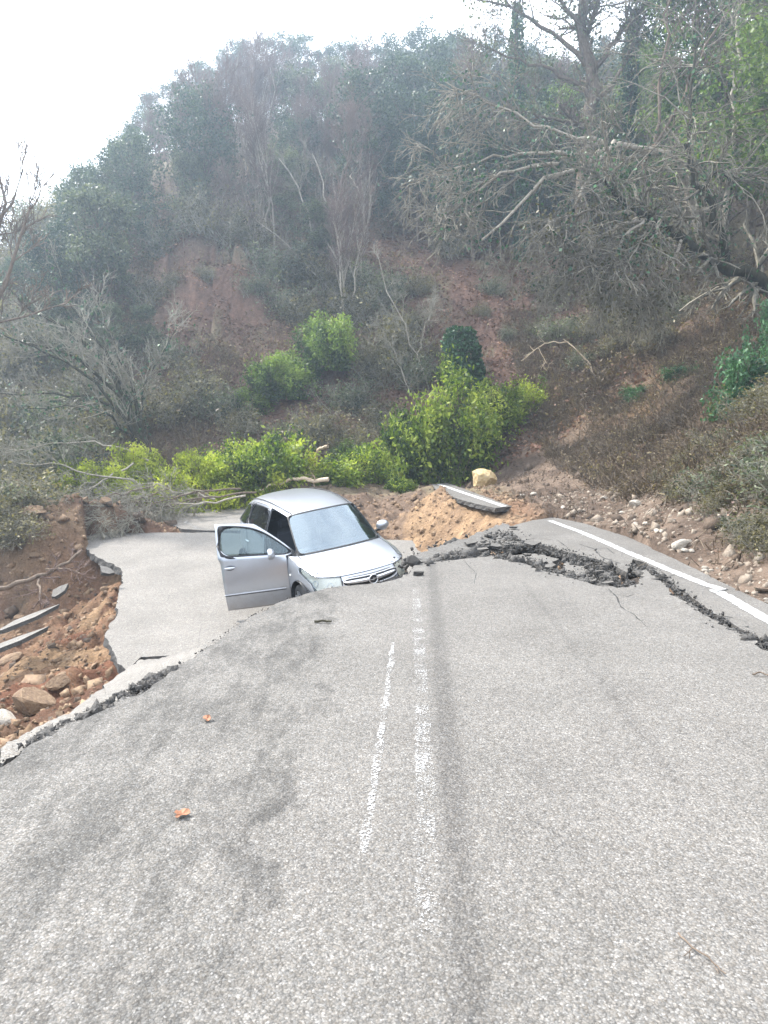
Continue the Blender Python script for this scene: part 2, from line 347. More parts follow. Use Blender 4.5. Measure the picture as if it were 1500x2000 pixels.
def T(x, y, detail=True):
    x = np.atleast_1d(np.asarray(x, float)); y = np.atleast_1d(np.asarray(y, float)); z = np.empty_like(x)
    for s in range(0, len(x), 40000):
        xs, ys = x[s:s + 40000], y[s:s + 40000]
        d = np.sqrt((xs[:, None] - CP[None, :, 0]) ** 2 + (ys[:, None] - CP[None, :, 1]) ** 2 + .04)
        z[s:s + 40000] = d @ WR[:-3] + WR[-3] + WR[-2] * xs + WR[-1] * ys
    dist = np.hypot(x, y - 12)
    crater = (1 - sstep(9, 14, dist)) * (1 - sstep(3.4, 4.0, x))
    mud = sstep(1.8, 2.6, x) * (1 - sstep(4.8, 6.5, x)) * (1 - sstep(24, 28, y))
    cliff = sstep(.0, .5, x) * (1 - sstep(2.6, 3.2, x)) * sstep(13.5, 15, y) * (1 - sstep(21, 23, y))
    quiet = gw_(x, y, -3.2, 17.6, 3.2, 1.5)
    hillside = sstep(24, 34, y) + sstep(5.5, 9, x) * (y < 34)
    hillside = np.clip(hillside, 0, 1)
    z = z + (fbm(x / .9, y / .9, 5, 3, True) - .6) * (.42 + .35 * sstep(-2.5, -4, x)) * crater * (1 - .5 * cliff) * (1 - .85 * quiet) + (fbm(x / .25, y / .25, 3, 9) - .5) * .20 * crater
    z = z + (fbm(x / 3.5, y / 3.5, 5, 21, True) - .6) * 1.5 * hillside + (fbm(x / .8, y / .8, 4, 31) - .5) * .32 * hillside
    bankm = sstep(5.0, 6.8, x) * (1 - sstep(27, 32, y))
    z = z + (fbm(x / 1.3 + 4, y / 1.3, 4, 47, True) - .62) * .75 * bankm + (fbm(x / .35, y / .35, 3, 48) - .5) * .16 * bankm
    z = z + (fbm(x / .6, y / .6, 4, 41) - .5) * .10 * mud
    # old slip scars on the hillside: short steps with bare red faces
    for (sx, sy, wx, h) in ((-9.4, 34.6, 1.6, 1.9), (-7.2, 34.9, 1.0, 1.6), (-6.4, 33.2, 1.8, 1.3), (-8.4, 31.8, 2.0, 1.3), (-8.0, 30.2, 1.2, .7)):
        e = np.exp(-((x - sx) / wx) ** 2); yy = y - sy - .5 * np.sin(x * 1.3)
        z = z + h * e * (sstep(0, .18, yy + .5 * (fbm(x * 1.5, y * 1.5, 3, 77) - .5)) - sstep(.3, 4.5, yy))
    for poly, pl in FORM:
        m = inside(x, y, poly); pz = pl[0] + pl[1] * x + pl[2] * y - .135
        z = np.where(m, np.minimum(z, pz - .01), z)
    # crack belts between plates stay filled just under the surface
    belt = inside(x, y, [(.2, 8.3), (2.9, 7.4), (2.6, 5.4), (2.6, 2), (3.3, 2), (3.5, 6), (3.3, 9), (2.9, 12.4), (1.7, 11.2), (.6, 9.6)])
    z = np.where(belt, np.clip(z, -.20, -.10), z)
    return z
def axis(lo, hi, a, b, fine, g=1.05, mx=2.2):
    c = list(np.arange(a, b + 1e-6, fine)); s = fine; q = b
    while q < hi: s = min(s * g, mx); q += s; c.append(q)
    s = fine; q = a; l = []
    while q > lo: s = min(s * g, mx); q -= s; l.append(q)
    return np.array(l[::-1] + c)
gx = axis(-75, 75, -9, 6, .075); gy = axis(-30, 115, 3, 24, .075)
GX, GY = np.meshgrid(gx, gy); fx_, fy_ = GX.ravel(), GY.ravel(); GZ = T(fx_, fy_)
# outer skirt reaches the horizon
nx_, ny_ = len(gx), len(gy); ii = np.arange(nx_ * ny_).reshape(ny_, nx_)
quads = np.stack([ii[:-1, :-1], ii[:-1, 1:], ii[1:, 1:], ii[1:, :-1]], -1).reshape(-1, 4)
gw = lambda x, y, cx, cy, rx, ry: np.exp(-((x - cx) / rx) ** 2 - ((y - cy) / ry) ** 2)
n1 = fbm(fx_ / 2.2, fy_ / 2.2, 5, 51); n2 = fbm(fx_ / .7, fy_ / .7, 4, 61); n3 = fbm(fx_ / 5, fy_ / 5, 3, 71)
def lerp(a, b, t): return a + (b - a) * t[:, None]
col = np.tile(np.array([.135, .095, .07]), (len(fx_), 1))
col = lerp(col, np.array([.16, .13, .085]), sstep(.45, .6, n1))
red = np.array([.145, .088, .066])
redm = np.clip(sstep(.42, .6, n3) * .4 + gw(fx_, fy_, -8, 34, 5, 4.5) + gw(fx_, fy_, 5, 32, 4.5, 5) + gw(fx_, fy_, 2, 30, 3, 3) + gw(fx_, fy_, -4, 28, 2.5, 2) * .8 + gw(fx_, fy_, 8, 36, 5, 4) * .8, 0, 1) * sstep(24, 27, fy_)
col *= 1.15
col = lerp(col, red, redm * sstep(.30, .5, n2))
bank = sstep(4.5, 6.5, fx_) * (1 - sstep(27, 33, fy_))
col = lerp(col, np.array([.14, .094, .066]), bank * .8)
col = lerp(col, np.array([.17, .115, .072]), bank * sstep(.5, .64, n2))
och = np.clip(1.25 - np.hypot((fx_ + 1.5) / 8.5, (fy_ - 12) / 8.5) ** 2, 0, 1) * (1 - sstep(3.2, 3.8, fx_)) * (1 - sstep(19.0, 22.5, fy_ + .3 * (fx_ + 4)))
CLP = [tuple(at(*p)[:2]) for p in ((780, 1090, 17.0), (792, 1015, 18.8), (815, 980, 19.3), (846, 955, 19.3), (900, 966, 18.8), (960, 988, 16.9), (1025, 1012, 14.5), (975, 1040, 14.2), (925, 1056, 15.2), (850, 1080, 16.4))]
cl = sum(inside(fx_ + a, fy_ + b, CLP).astype(float) for a, b in ((0, 0), (.12, 0), (-.12, 0), (0, .12), (0, -.12))) / 5; och = np.maximum(och * (1 - .6 * sstep(16, 17.5, fy_) * (fx_ > -3)), cl)
oc = lerp(np.tile(np.array([.19, .11, .066]), (len(fx_), 1)), np.array([.26, .17, .10]), sstep(.38, .62, n2))
oc = lerp(oc, np.array([.15, .07, .042]), sstep(.50, .60, n1) * (fx_ < 0))
oc = lerp(oc, np.array([.11, .055, .035]), sstep(.56, .64, fbm(fx_ / 1.1 + 9, fy_ / 1.1, 4, 91)) * (fx_ < -2.4))
oc = lerp(oc, np.array([.30, .20, .12]), cl * .85)
oc = lerp(oc, np.array([.19, .125, .08]), cl * sstep(.5, .62, fbm(fx_ / .5, fy_ / .18, 4, 95)) * .8)
col = lerp(col, oc, och)
mudm = sstep(2.7, 3.6, fx_) * (1 - sstep(4.6, 6.5, fx_)) * (fy_ < 27) + sstep(20.5, 23, fy_) * (1 - sstep(26, 29, fy_)) * sstep(-6, -3, fx_) * (1 - sstep(5, 7, fx_)) * .8
col = lerp(col, lerp(np.tile(np.array([.17, .125, .095]), (len(fx_), 1)), np.array([.105, .076, .058]), sstep(.4, .6, n2)), np.clip(mudm, 0, 1) * (1 - cl))
beltm = inside(fx_, fy_, [(.1, 8.0), (2.9, 7.2), (2.6, 5.2), (2.5, 1), (3.4, 1), (3.75, 6), (3.6, 9.5), (2.9, 12.4), (1.9, 12.6), (.9, 10.4), (.35, 9.4)])
col = lerp(col, np.array([.045, .043, .042]), beltm.astype(float) * .85)
col *= (.82 + .36 * fbm(fx_ / .22, fy_ / .22, 3, 81))[:, None]
me = npmesh('ground', np.stack([fx_, fy_, GZ], 1), quads, True, tint=col)
t = NT('hillside_earth'); v = t.coord(); a = t.attr()
f = t.noise(v, 5, 9, .7); g = t.noise(v, 28, 6, .7); h = t.voro(v, 14)
c = t.mix(1.0, a, t.ramp(f, [(.3, .62), (.7, 1.35)]), 'MULTIPLY'); c = t.mix(1.0, c, t.ramp(g, [(.3, .7), (.7, 1.3)]), 'MULTIPLY')
t.base(c); t.rough(.95); t.p.inputs['Specular IOR Level'].default_value = .15
t.link(t.bump(f, .8, .12, t.bump(g, .8, .03, t.bump(h, .5, .03))), t.p.inputs['Normal'])
tag(link('ground', me, None, [t.m]), 'bare brown and ochre earth of the slipped hillside', kind='structure')
# valley floor far below, out to the horizon
me = npmesh('valley', [(-600, -600, -34), (600, -600, -34), (600, 600, -34), (-600, 600, -34)], np.array([[0, 1, 2, 3]]))
tag(link('valley', me, None, [plain('valley_green', (.07, .085, .045), .95, scale=.05)]), 'hazy valley floor far beyond the hillside', kind='structure')

# ------------------------------------------------------------------ road plates
def plate(name, poly, pl, mat, thick=.13, amp=.02, seg=.07, seed=1, parent=None, zf=None):
    pts = jag(poly, amp, seg, seed); bm = bmesh.new(); r = np.random.default_rng(seed + 99)
    zt = lambda p: (pl[0] + pl[1] * p[0] + pl[2] * p[1]) if zf is None else zf(p)
    top = [bm.verts.new((p[0], p[1], zt(p))) for p in pts]
    c_ = np.mean(pts, 0)
    f = bm.faces.new(top); f.normal_update()
    if f.normal.z < 0: f.normal_flip()
    mid = []; bot = []
    for p in pts:
        mid.append(bm.verts.new((p[0] + r.normal() * .012, p[1] + r.normal() * .012, zt(p) - thick * .45)))
        bot.append(bm.verts.new((p[0] + r.normal() * .02, p[1] + r.normal() * .02, zt(p) - thick)))
    n = len(top); sgn = 1
    for A, B in ((top, mid), (mid, bot)):
        for i in range(n):
            k = bm.faces.new((A[i], B[i], B[(i + 1) % n], A[(i + 1) % n])); k.material_index = 1
    b = bm.faces.new(bot); b.material_index = 1
    bmesh.ops.triangulate(bm, faces=[f, b]); bmesh.ops.recalc_face_normals(bm, faces=bm.faces)
    me = bpy.data.meshes.new(name); bm.to_mesh(me); bm.free()
    return link(name, me, parent, [mat, M['tar']])
road = tag(plate('road', S1, PL0, M['road'], .14, .022, .06, 3), 'worn grey asphalt road broken off at its far edge', kind='structure')
edge_plate = tag(plate('road_edge_plate', S2, PL2, M['plate'], .13, .012, .08, 4), 'cracked right edge of the road with white line', kind='structure')
tag(plate('road_plate', S3, (-.02 + .21, .02, -.03), M['plate'], .12, .02, .06, 5), 'loose asphalt plate inside the crack belt', kind='structure')
tag(plate('road_plate', S3b, (-.05 - .18, .03, .01), M['plate'], .12, .02, .06, 55), 'second loose asphalt plate inside the crack belt', kind='structure')
tag(plate('sunken_road', S5, PL_SLAB, M['slab'], .15, .025, .09, 6), 'pale sunken slab of road under the silver car', kind='structure')
tag(plate('sunken_road', S6, PL6, M['slab'], .14, .02, .09, 7), 'sunken slab of road behind the car', kind='structure')
far_plate = tag(plate('far_road', S4, (.08, 0, 0), M['plate'], .10, .015, .1, 8), 'tilted piece of far road with white line', kind='structure')
# the wedge that bends down from the near road to the sunken slab
def wedge():
    near = [(-2, 1492), (40, 1470), (90, 1436), (150, 1408), (200, 1388), (246, 1362), (300, 1340), (345, 1305), (392, 1276)]
    far = [(-2, 1478, -.20), (40, 1450, -.25), (90, 1425, -.3), (128, 1409, -.42), (190, 1352, -.75), (243, 1309, -1.08), (275, 1290, -1.13), (320, 1288, -1.13), (392, 1272, -1.16)]
    bm = bmesh.new(); r = np.random.default_rng(12); rows = []
    N, K = 60, 7
    def interp(L, u):
        s = u * (len(L) - 1); i = min(int(s), len(L) - 2); return L[i] + (L[i + 1] - L[i]) * (s - i)
    A = [atz(*p, -.045) for p in near]; B = [atz(*p) for p in far]
    for i in range(N + 1):
        a, b = interp(A, i / N), interp(B, i / N)
        a = a + np.array([r.normal() * .008, r.normal() * .012, 0]); b = b + np.array([r.normal() * .015, r.normal() * .03, 0])
        rows.append([bm.verts.new(a + (b - a) * (k / K) + np.array([0, 0, .06 * math.sin(math.pi * k / K)])) for k in range(K + 1)])
    for i in range(N):
        for k in range(K): bm.faces.new((rows[i][k], rows[i + 1][k], rows[i + 1][k + 1], rows[i][k + 1]))
    bmesh.ops.recalc_face_normals(bm, faces=bm.faces)
    if sum(f.normal.z for f in bm.faces) < 0: bmesh.ops.reverse_faces(bm, faces=bm.faces)
    g = bmesh.ops.extrude_face_region(bm, geom=list(bm.faces)); vs = [e for e in g['geom'] if isinstance(e, bmesh.types.BMVert)]
    for v_ in vs: v_.co.z -= .1
    bmesh.ops.recalc_face_normals(bm, faces=bm.faces)
    for f in bm.faces: f.material_index = 0 if f.normal.z > .3 else 1
    me = bpy.data.meshes.new('wedge'); bm.to_mesh(me); bm.free()
    return link('road_wedge', me, None, [M['slab'], M['tar']])
tag(wedge(), 'bent wedge of road dipping from the near edge to the sunken slab', kind='structure')

# painted lines
def paintmat(name, cover, scale=55):
    t = NT(name); v = t.coord(); n = t.noise(v, scale, 5, .75); b = t.noise(v, 4, 4, .6)
    a = t.math('GREATER_THAN', t.math('ADD', n, t.math('MULTIPLY', b, .45)), 1 - cover + .1)
    c = t.ramp(t.noise(v, 20, 4), [(.3, .38), (.7, .56)]); t.base(c); t.rough(.7); t.link(a, t.p.inputs['Alpha'])
    t.link(t.bump(t.voro(v, 75), .6, .005), t.p.inputs['Normal']); return t.m
M['line'] = paintmat('edge_line_paint', .46, 34); M['line_worn'] = paintmat('worn_line_paint', .33, 90); M['line_faint'] = paintmat('faint_line_paint', .285, 110)
def ribbon(name, pts, width, z, mat, parent=None, zf=None, jit=.006, seed=0):
    r = np.random.default_rng(seed); pts = np.array([p[:2] for p in pts]); Q = []
    for i in range(len(pts) - 1):
        L = np.linalg.norm(pts[i + 1] - pts[i]); k = max(1, int(L / .06))
        for j in range(k): Q.append(pts[i] + (pts[i + 1] - pts[i]) * j / k)
    Q.append(pts[-1]); Q = np.array(Q); d = np.gradient(Q, axis=0); d /= np.linalg.norm(d, axis=1)[:, None]; nr = np.stack([-d[:, 1], d[:, 0]], 1)
    wd = width / 2; a = Q + nr * (wd + r.normal(size=(len(Q), 1)) * jit); b = Q - nr * (wd + r.normal(size=(len(Q), 1)) * jit)
    zz = (lambda q: np.full(len(q), z)) if zf is None else zf
    V = np.concatenate([np.c_[a, zz(a)], np.c_[b, zz(b)]]); n = len(Q); i = np.arange(n - 1)
    return link(name, npmesh(name, V, np.stack([i, i + 1, n + i + 1, n + i], 1)), parent, [mat])
ribbon('edge_line', [atz(*p, -.031) for p in ((1075, 1017), (1140, 1041), (1225, 1078), (1310, 1114), (1372, 1139), (1410, 1151))], .125, -.031, M['line'], edge_plate)
ribbon('edge_line', [atz(*p, -.031) for p in ((1398, 1152), (1440, 1176), (1520, 1222))] + [(3.2, 4.5), (3.18, 1.5)], .13, -.0305, M['line'], edge_plate, seed=2)
ribbon('edge_line', [atz(*p, .084) for p in ((858, 946), (905, 962), (950, 977), (985, 989))], .16, .084, M['line'], far_plate, seed=3)
ribbon('centre_line', [atz(*p, .004) for p in ((708, 1665), (722, 1590), (735, 1500), (750, 1385), (762, 1300), (768, 1255))], .034, .004, M['line_worn'], road, seed=4)
ribbon('centre_line', [atz(*p, .004) for p in ((838, 1830), (833, 1640), (828, 1500), (822, 1330), (817, 1230), (812, 1150))], .085, .004, M['line_faint'], road, seed=5)
sl = lambda q: PL6[0] + PL6[1] * q[:, 0] + PL6[2] * q[:, 1] + .004
ribbon('lane_line', [atplane(*p, PL6) for p in ((343, 1008), (362, 1018), (388, 1034))], .12, 0, M['line_faint'], None, sl, seed=6)['kind'] = 'structure'

M['crack'] = plain('crack_shadow', (.03, .029, .028), .95)
for k_, (pts_, w_, z_, par_) in enumerate((([(1188, 1150), (1205, 1166), (1212, 1184), (1238, 1200), (1262, 1222)], .010, .003, road), ([(1200, 1160), (1225, 1165), (1240, 1160)], .006, .003, road), ([(1020, 1056), (1050, 1050), (1090, 1056), (1110, 1070)], .012, -.032, edge_plate),
        ([(1130, 1062), (1160, 1072), (1175, 1088), (1210, 1100)], .016, -.032, edge_plate), ([(1160, 1072), (1185, 1070), (1200, 1082)], .010, -.032, edge_plate), ([(1380, 1196), (1405, 1200), (1432, 1207)], .014, -.032, edge_plate), ([(1300, 1128), (1320, 1122), (1335, 1130)], .012, -.032, edge_plate),
([(905, 1094), (930, 1120), (926, 1140)], .006, .003, road), ([(1400, 1156), (1420, 1150)], .03, -.0295, edge_plate))):
    ribbon('crack', [atz(*p, z_) for p in pts_], w_, z_, M['crack'], par_, jit=w_ * .35, seed=50 + k_)
# ------------------------------------------------------------------ stones, chips, slabs
def rock_mesh(name, seed, mat, flat=1.0, cuts=9, sub=3, rough=.07):
    r = np.random.default_rng(seed); bm = bmesh.new(); bmesh.ops.create_icosphere(bm, subdivisions=sub, radius=1)
    V = np.array([v_.co[:] for v_ in bm.verts])
    for _ in range(cuts):
        n = r.normal(size=3); n /= np.linalg.norm(n); d = r.uniform(.5, .85); s = V @ n; V = np.where((s > d)[:, None], V - n * (s - d)[:, None], V)
    nz = fbm(V[:, 0] * 3 + 5 + seed, V[:, 1] * 3 + V[:, 2] * 2.3, 3, seed) - .5
    V *= (1 + rough * 2 * nz)[:, None]; V[:, 2] *= flat; V /= np.abs(V).max()
    V[:, 2] -= V[:, 2].min()
    for v_, c_ in zip(bm.verts, V): v_.co = c_
    me = bpy.data.meshes.new(name); bm.to_mesh(me); bm.free(); me.materials.append(mat); return me
def chip_mesh(name, seed, top, n=7, thick=.28):
    r = np.random.default_rng(seed); a = np.sort(r.uniform(0, 6.283, n)) * .6 + np.linspace(0, 6.283, n, endpoint=False) * .4; rad = r.uniform(.65, 1, n)
    bm = bmesh.new(); T_ = [bm.verts.new((rad[i] * math.cos(a[i]), rad[i] * .75 * math.sin(a[i]), thick + r.normal() * .02)) for i in range(n)]
    B_ = [bm.verts.new((v_.co.x * r.uniform(.85, 1.08), v_.co.y * r.uniform(.85, 1.08), 0)) for v_ in T_]
    f = bm.faces.new(T_); g_ = bm.faces.new(B_[::-1]); g_.material_index = 1
    for i in range(n): k = bm.faces.new((T_[i], B_[i], B_[(i + 1) % n], T_[(i + 1) % n])); k.material_index = 1
    bmesh.ops.recalc_face_normals(bm, faces=bm.faces)
    me = bpy.data.meshes.new(name); bm.to_mesh(me); bm.free(); me.materials.append(top); me.materials.append(M['tar']); return me
def put(name, me, loc, s, rot, label, cat, group=None):
    o = bpy.data.objects.new(name, me); C.objects.link(o); o.location = loc; o.scale = s if isinstance(s, (tuple, list)) else (s, s, s); o.rotation_euler = rot
    return tag(o, label, cat, group)
b = at(941, 951, 22.3)
put('boulder', rock_mesh('boulder', 5, M['boulder'], .95, 12, 4, .10), (b[0], b[1], T(b[0], b[1])[0] - .03), (.46, .43, .42), (.1, -.1, .5), 'ochre boulder the size of a chest lying on the far road', 'boulder')
rk = [rock_mesh('rock', 20 + i, M['palestone'], .7, 10, 3) for i in range(4)]; ro = [rock_mesh('rock', 40 + i, M['ochrestone'], .75, 10, 3) for i in range(4)]
def ground_rock(px, py, wpx, me, label, group=None, sink=.7, k=(1, .8, .8), zg=None, rz=None):
    # march to where the ground is
    for Y in np.arange(5, 45, .08):
        p = at(px, py, Y)
        if p[2] < T(p[0], p[1])[0]: break
    s = wpx / FPX * Y / 2
    return put('rock', me, (p[0], p[1], T(p[0], p[1])[0] - s * sink * .5), (s * k[0], s * k[1], s * k[2]), (random.uniform(-.2, .2), random.uniform(-.2, .2), random.uniform(0, 6.28) if rz is None else rz), label, 'rock', group)
ground_rock(1330, 1072, 46, rk[0], 'pale pointed rock beside the right edge of the road', k=(1, .6, .75), rz=.3)
ground_rock(1243, 990, 36, rk[1], 'pale round rock on the mud apron at the foot of the bank')
ground_rock(70, 1010, 60, ro[0], 'ochre block sticking out of the upper left slip face', k=(1.1, .7, .8), rz=0)
ground_rock(60, 1395, 95, ro[1], 'large brown rock at the foot of the left scarp', k=(1, .8, .8))
ground_rock(12, 1412, 60, rk[2], 'pale rock at the left edge below the broken road')
ground_rock(115, 1342, 60, ro[2], 'dark red earth-stained rock under the sunken slab', k=(1.1, .8, .6))
ground_rock(30, 1290, 60, ro[3], 'brown rock below the two fallen asphalt slabs', k=(1.1, .9, .6))
ground_rock(1180, 976, 16, rk[3], 'small pale stone on the mud apron', 'stones on the mud apron')
for px, py in ((1042, 968), (1100, 992), (1020, 975), (1215, 1003), (1140, 1000)): ground_rock(px, py, random.uniform(10, 17), random.choice(rk), 'small pale stone on the mud apron', 'stones on the mud apron')
for i in range(20):
    u = random.random(); px = 1240 + 260 * u; py = 1015 + 100 * u + random.uniform(-5, 55) * (.4 + u)
    ground_rock(px, py, random.uniform(7, 20), random.choice(rk), 'pale limestone stone among the rubble on the right verge', 'stones on the right verge')
for i in range(26):
    px = random.uniform(5, 215); py = random.uniform(985, 1430)
    if px > 190 and py > 1200: continue
    ground_rock(px, py, random.uniform(12, 30), random.choice(ro), 'ochre stone embedded in the left slip face', 'stones in the left slip face')
for i in range(12): ground_rock(random.uniform(700, 830), random.uniform(968, 1040), random.uniform(9, 16), random.choice(ro), 'brown stone in the soil behind the silver car', 'stones behind the car')
chl = [chip_mesh('chip', 60 + i, M['plate']) for i in range(4)]; chs = [chip_mesh('chip', 70 + i, M['slab'], 6, .16) for i in range(3)]; chd = [chip_mesh('chip', 80 + i, M['tar'], 7, .4) for i in range(3)]
# fallen slabs at the left edge
for (px, py, Yd, s, rot, lb) in ((52, 1215, 12.2, (.72, .42, .42), (-.12, -.30, .62), 'tilted asphalt slab at the left edge, the upper of two'), (22, 1262, 11.0, (.72, .36, .42), (-.12, -.28, .60), 'tilted asphalt slab at the left edge, the lower of two'),
                           (118, 1158, 13.4, (.26, .2, .4), (.2, -.5, .8), 'small grey asphalt piece on the slip above the two slabs'), (206, 1118, 13.2, (.18, .16, .4), (.5, .4, .3), 'asphalt scrap hanging at the torn left edge of the sunken slab')):
    p = at(px, py, Yd); put('asphalt_slab', chs[int(px) % 3], tuple(p), s, rot, lb, 'asphalt slab')
# upturned lip of asphalt at the hole
def lip():
    pts = [(792, 1088, 9.3), (838, 1074, 10.0), (880, 1061, 10.9), (925, 1044, 11.9), (955, 1033, 12.7), (982, 1021, 13.4)]
    bm = bmesh.new(); r = np.random.default_rng(3); rows = []; N = 40
    A = np.array([at(*p) for p in pts])
    for i in range(N + 1):
        s = i / N * (len(A) - 1); k = min(int(s), len(A) - 2); a = A[k] + (A[k + 1] - A[k]) * (s - k); a = a + r.normal(size=3) * .012
        wdt = .42 * math.sin(math.pi * (.1 + .85 * i / N)) ** .6
        inn = Vector((.75, -.45, -.18)).normalized() * wdt
        rows.append([bm.verts.new(a), bm.verts.new(a + np.array([.0, .02, -.09])), bm.verts.new(Vector(a) + inn + Vector((0, 0, -.12))), bm.verts.new(Vector(a) + inn)])
    for i in range(N):
        for k in range(4):
            f = bm.faces.new((rows[i][k], rows[i + 1][k], rows[i + 1][(k + 1) % 4], rows[i][(k + 1) % 4])); f.material_index = 0 if k == 3 else 1
    bm.faces.new(rows[0]).material_index = 1; bm.faces.new(rows[-1]).material_index = 1
    bmesh.ops.recalc_face_normals(bm, faces=bm.faces); me = bpy.data.meshes.new('lip'); bm.to_mesh(me); bm.free()
    tag(link('asphalt_lip', me, None, [M['plate'], M['tar']]), 'long upturned strip of asphalt along the rim of the hole', 'asphalt slab')
lip()
# countable loose plates in the crack belt
def s1z(px, py, z=0.0): return atz(px, py, z)
bl = [(870, 1080, 34), (905, 1072, 40), (940, 1074, 48), (985, 1046, 30), (1015, 1052, 34), (1040, 1062, 38), (900, 1052, 26), (1020, 1092, 26), (1075, 1106, 30), (1120, 1120, 30), (1150, 1132, 44), (1185, 1140, 34), (1160, 1108, 26), (1195, 1125, 28), (1002, 1030, 22), (1255, 1105, 18), (1275, 1112, 20), (1295, 1128, 22), (860, 1088, 24), (885, 1068, 30), (920, 1060, 34), (950, 1056, 26), (925, 1082, 30), (965, 1066, 34), (1000, 1068, 24), (1030, 1080, 20), (1060, 1098, 24), (1095, 1118, 22), (1135, 1122, 24), (1170, 1118, 26), (1215, 1136, 20), (955, 1044, 24), (1330, 1152, 18), (1362, 1180, 16)]
for i, (px, py, wp) in enumerate(bl):
    p = s1z(px, py, .0); s = wp / FPX * p[1] / 2
    put('asphalt_plate', chl[i % 4], (p[0], p[1], -.07 + .03 * (i % 3)), (s, s * 1.3, .10), (random.uniform(-.25, .25), random.uniform(-.25, .25), random.uniform(0, 6.28)), 'loose plate of grey asphalt in the dark crack belt', 'asphalt plate', 'loose plates in the crack belt')
p = s1z(817, 1124); put('asphalt_chunk', chd[0], (p[0], p[1], .0), (.075, .06, .12), (.1, .1, .4), 'dark asphalt chunk on the road edge beside the headlight', 'asphalt chunk')
p = s1z(806, 1101); put('asphalt_chunk', rock_mesh('lump', 91, M['tar'], .8, 8, 2), (p[0], p[1], -.03), (.10, .09, .10), (.3, .1, .4), 'dark rounded lump of asphalt at the corner of the hole', 'asphalt chunk')
p = s1z(836, 1105); put('asphalt_chunk', chd[1], (p[0], p[1], .0), (.04, .04, .06), (0, .1, 1.4), 'tiny dark chip beside the upturned asphalt strip', 'asphalt chunk')
# rubble: uncountable crumbs (octahedral lumps), one object per stuff
def lumps(P, S, seed, stretch=.5):
    r = np.random.default_rng(seed); n = len(P)
    B = np.array([[1, 0, 0], [-1, 0, 0], [0, 1, 0], [0, -1, 0], [0, 0, 1], [0, 0, -1]], float)
    Fb = np.array([[0, 2, 4], [2, 1, 4], [1, 3, 4], [3, 0, 4], [2, 0, 5], [1, 2, 5], [3, 1, 5], [0, 3, 5]])
    V = B[None] * (1 + r.uniform(-stretch, stretch, (n, 6, 1))) + r.normal(size=(n, 6, 3)) * .18
    q = r.normal(size=(n, 3)); q /= np.linalg.norm(q, axis=1)[:, None]; u = np.cross(q, [.3, .5, .8]); u /= np.linalg.norm(u, axis=1)[:, None]; w_ = np.cross(q, u)
    Rm = np.stack([q, u, w_], 2); V = np.einsum('nij,nkj->nki', Rm, V) * S[:, None, None] + P[:, None, :]
    F_ = Fb[None] + (np.arange(n) * 6)[:, None, None]
    return V.reshape(-1, 3), F_.reshape(-1, 3)
def scatter(n, fx, seed):
    r = np.random.default_rng(seed); x, y = fx(r, n); return x, y
def along(polyline, n, spread, seed, closed=False):
    r = np.random.default_rng(seed); P = np.array([p[:2] for p in polyline]); d = np.linalg.norm(np.diff(P, axis=0), axis=1); cs = np.r_[0, np.cumsum(d)]
    s = r.uniform(0, cs[-1], n); k = np.clip(np.searchsorted(cs, s) - 1, 0, len(d) - 1); u = (s - cs[k]) / d[k]
    q = P[k] + (P[k + 1] - P[k]) * u[:, None]; return q + r.normal(size=(n, 2)) * spread, r
crack_a = [P0(*p) for p in ((800, 1098), (850, 1090), (900, 1080), (960, 1080), (1010, 1090), (1060, 1108), (1110, 1120), (1160, 1136), (1235, 1142))]
crack_b = [P0(*p) for p in ((985, 1036), (1000, 1060), (1050, 1064), (1110, 1080), (1160, 1098), (1190, 1122), (1235, 1140))]
crack_c = [P0(*p) for p in ((1240, 1100), (1270, 1110), (1310, 1145), (1370, 1190), (1440, 1232), (1512, 1272))] + [(2.85, 4)]
crack_d = [P0(*p) for p in ((860, 1085), (890, 1066), (930, 1052), (985, 1034))]
Ps, Ss = [], []
for cr, n, spd, z0 in ((crack_a, 1500, .10, -.045), (crack_b, 1000, .09, -.06), (crack_c, 1300, .07, -.06), (crack_d, 1500, .24, -.09)):
    q, r = along(cr, n, spd, n); Ps.append(np.c_[q, np.full(n, z0) + r.normal(size=n) * .02]); Ss.append(np.abs(r.normal(size=n)) ** 2 * .010 + .006)
for cr, n, spd in ((crack_a, 1300, .16), (crack_b, 900, .13), (crack_c, 500, .05)):
    q, r = along(cr, n, spd, n + 7); Ps.append(np.c_[q, np.full(n, -.004) + r.normal(size=n) * .003]); Ss.append(np.abs(r.normal(size=n)) ** 2 * .004 + .0035)
e1 = [P0(*p) for p in ((0, 1500), (62, 1452), (130, 1412), (242, 1362), (340, 1305), (400, 1268), (498, 1200), (562, 1170), (640, 1148), (720, 1141), (800, 1120))]
q, r = along(e1, 500, .03, 5); Ps.append(np.c_[q, np.full(500, -.01) + r.normal(size=500) * .006]); Ss.append(np.abs(r.normal(size=500)) * .004 + .002)
q, r = along(e1[1:5], 500, .035, 6); Ps.append(np.c_[q - [.03, 0], np.full(500, -.03) + r.normal(size=500) * .012]); Ss.append(np.abs(r.normal(size=500)) ** 2 * .009 + .004)
V_, F_ = lumps(np.concatenate(Ps), np.concatenate(Ss), 3); tag(link('asphalt_crumbs', npmesh('asphalt_crumbs', V_, F_), None, [M['tar']]), 'dark crumbs of broken asphalt filling the cracks and torn edges', 'rubble', kind='stuff')
def soil_pts(n, seed, box):
    r = np.random.default_rng(seed); x = r.uniform(box[0], box[1], n); y = r.uniform(box[2], box[3], n)
    for poly, _ in FORM:
        m = ~inside(x, y, poly); x, y = x[m], y[m]
    return x, y, r
xs, ys, r = soil_pts(34000, 11, (-9, 3.2, 3, 21)); S_ = np.abs(r.normal(size=len(xs))) ** 2 * .012 + .006
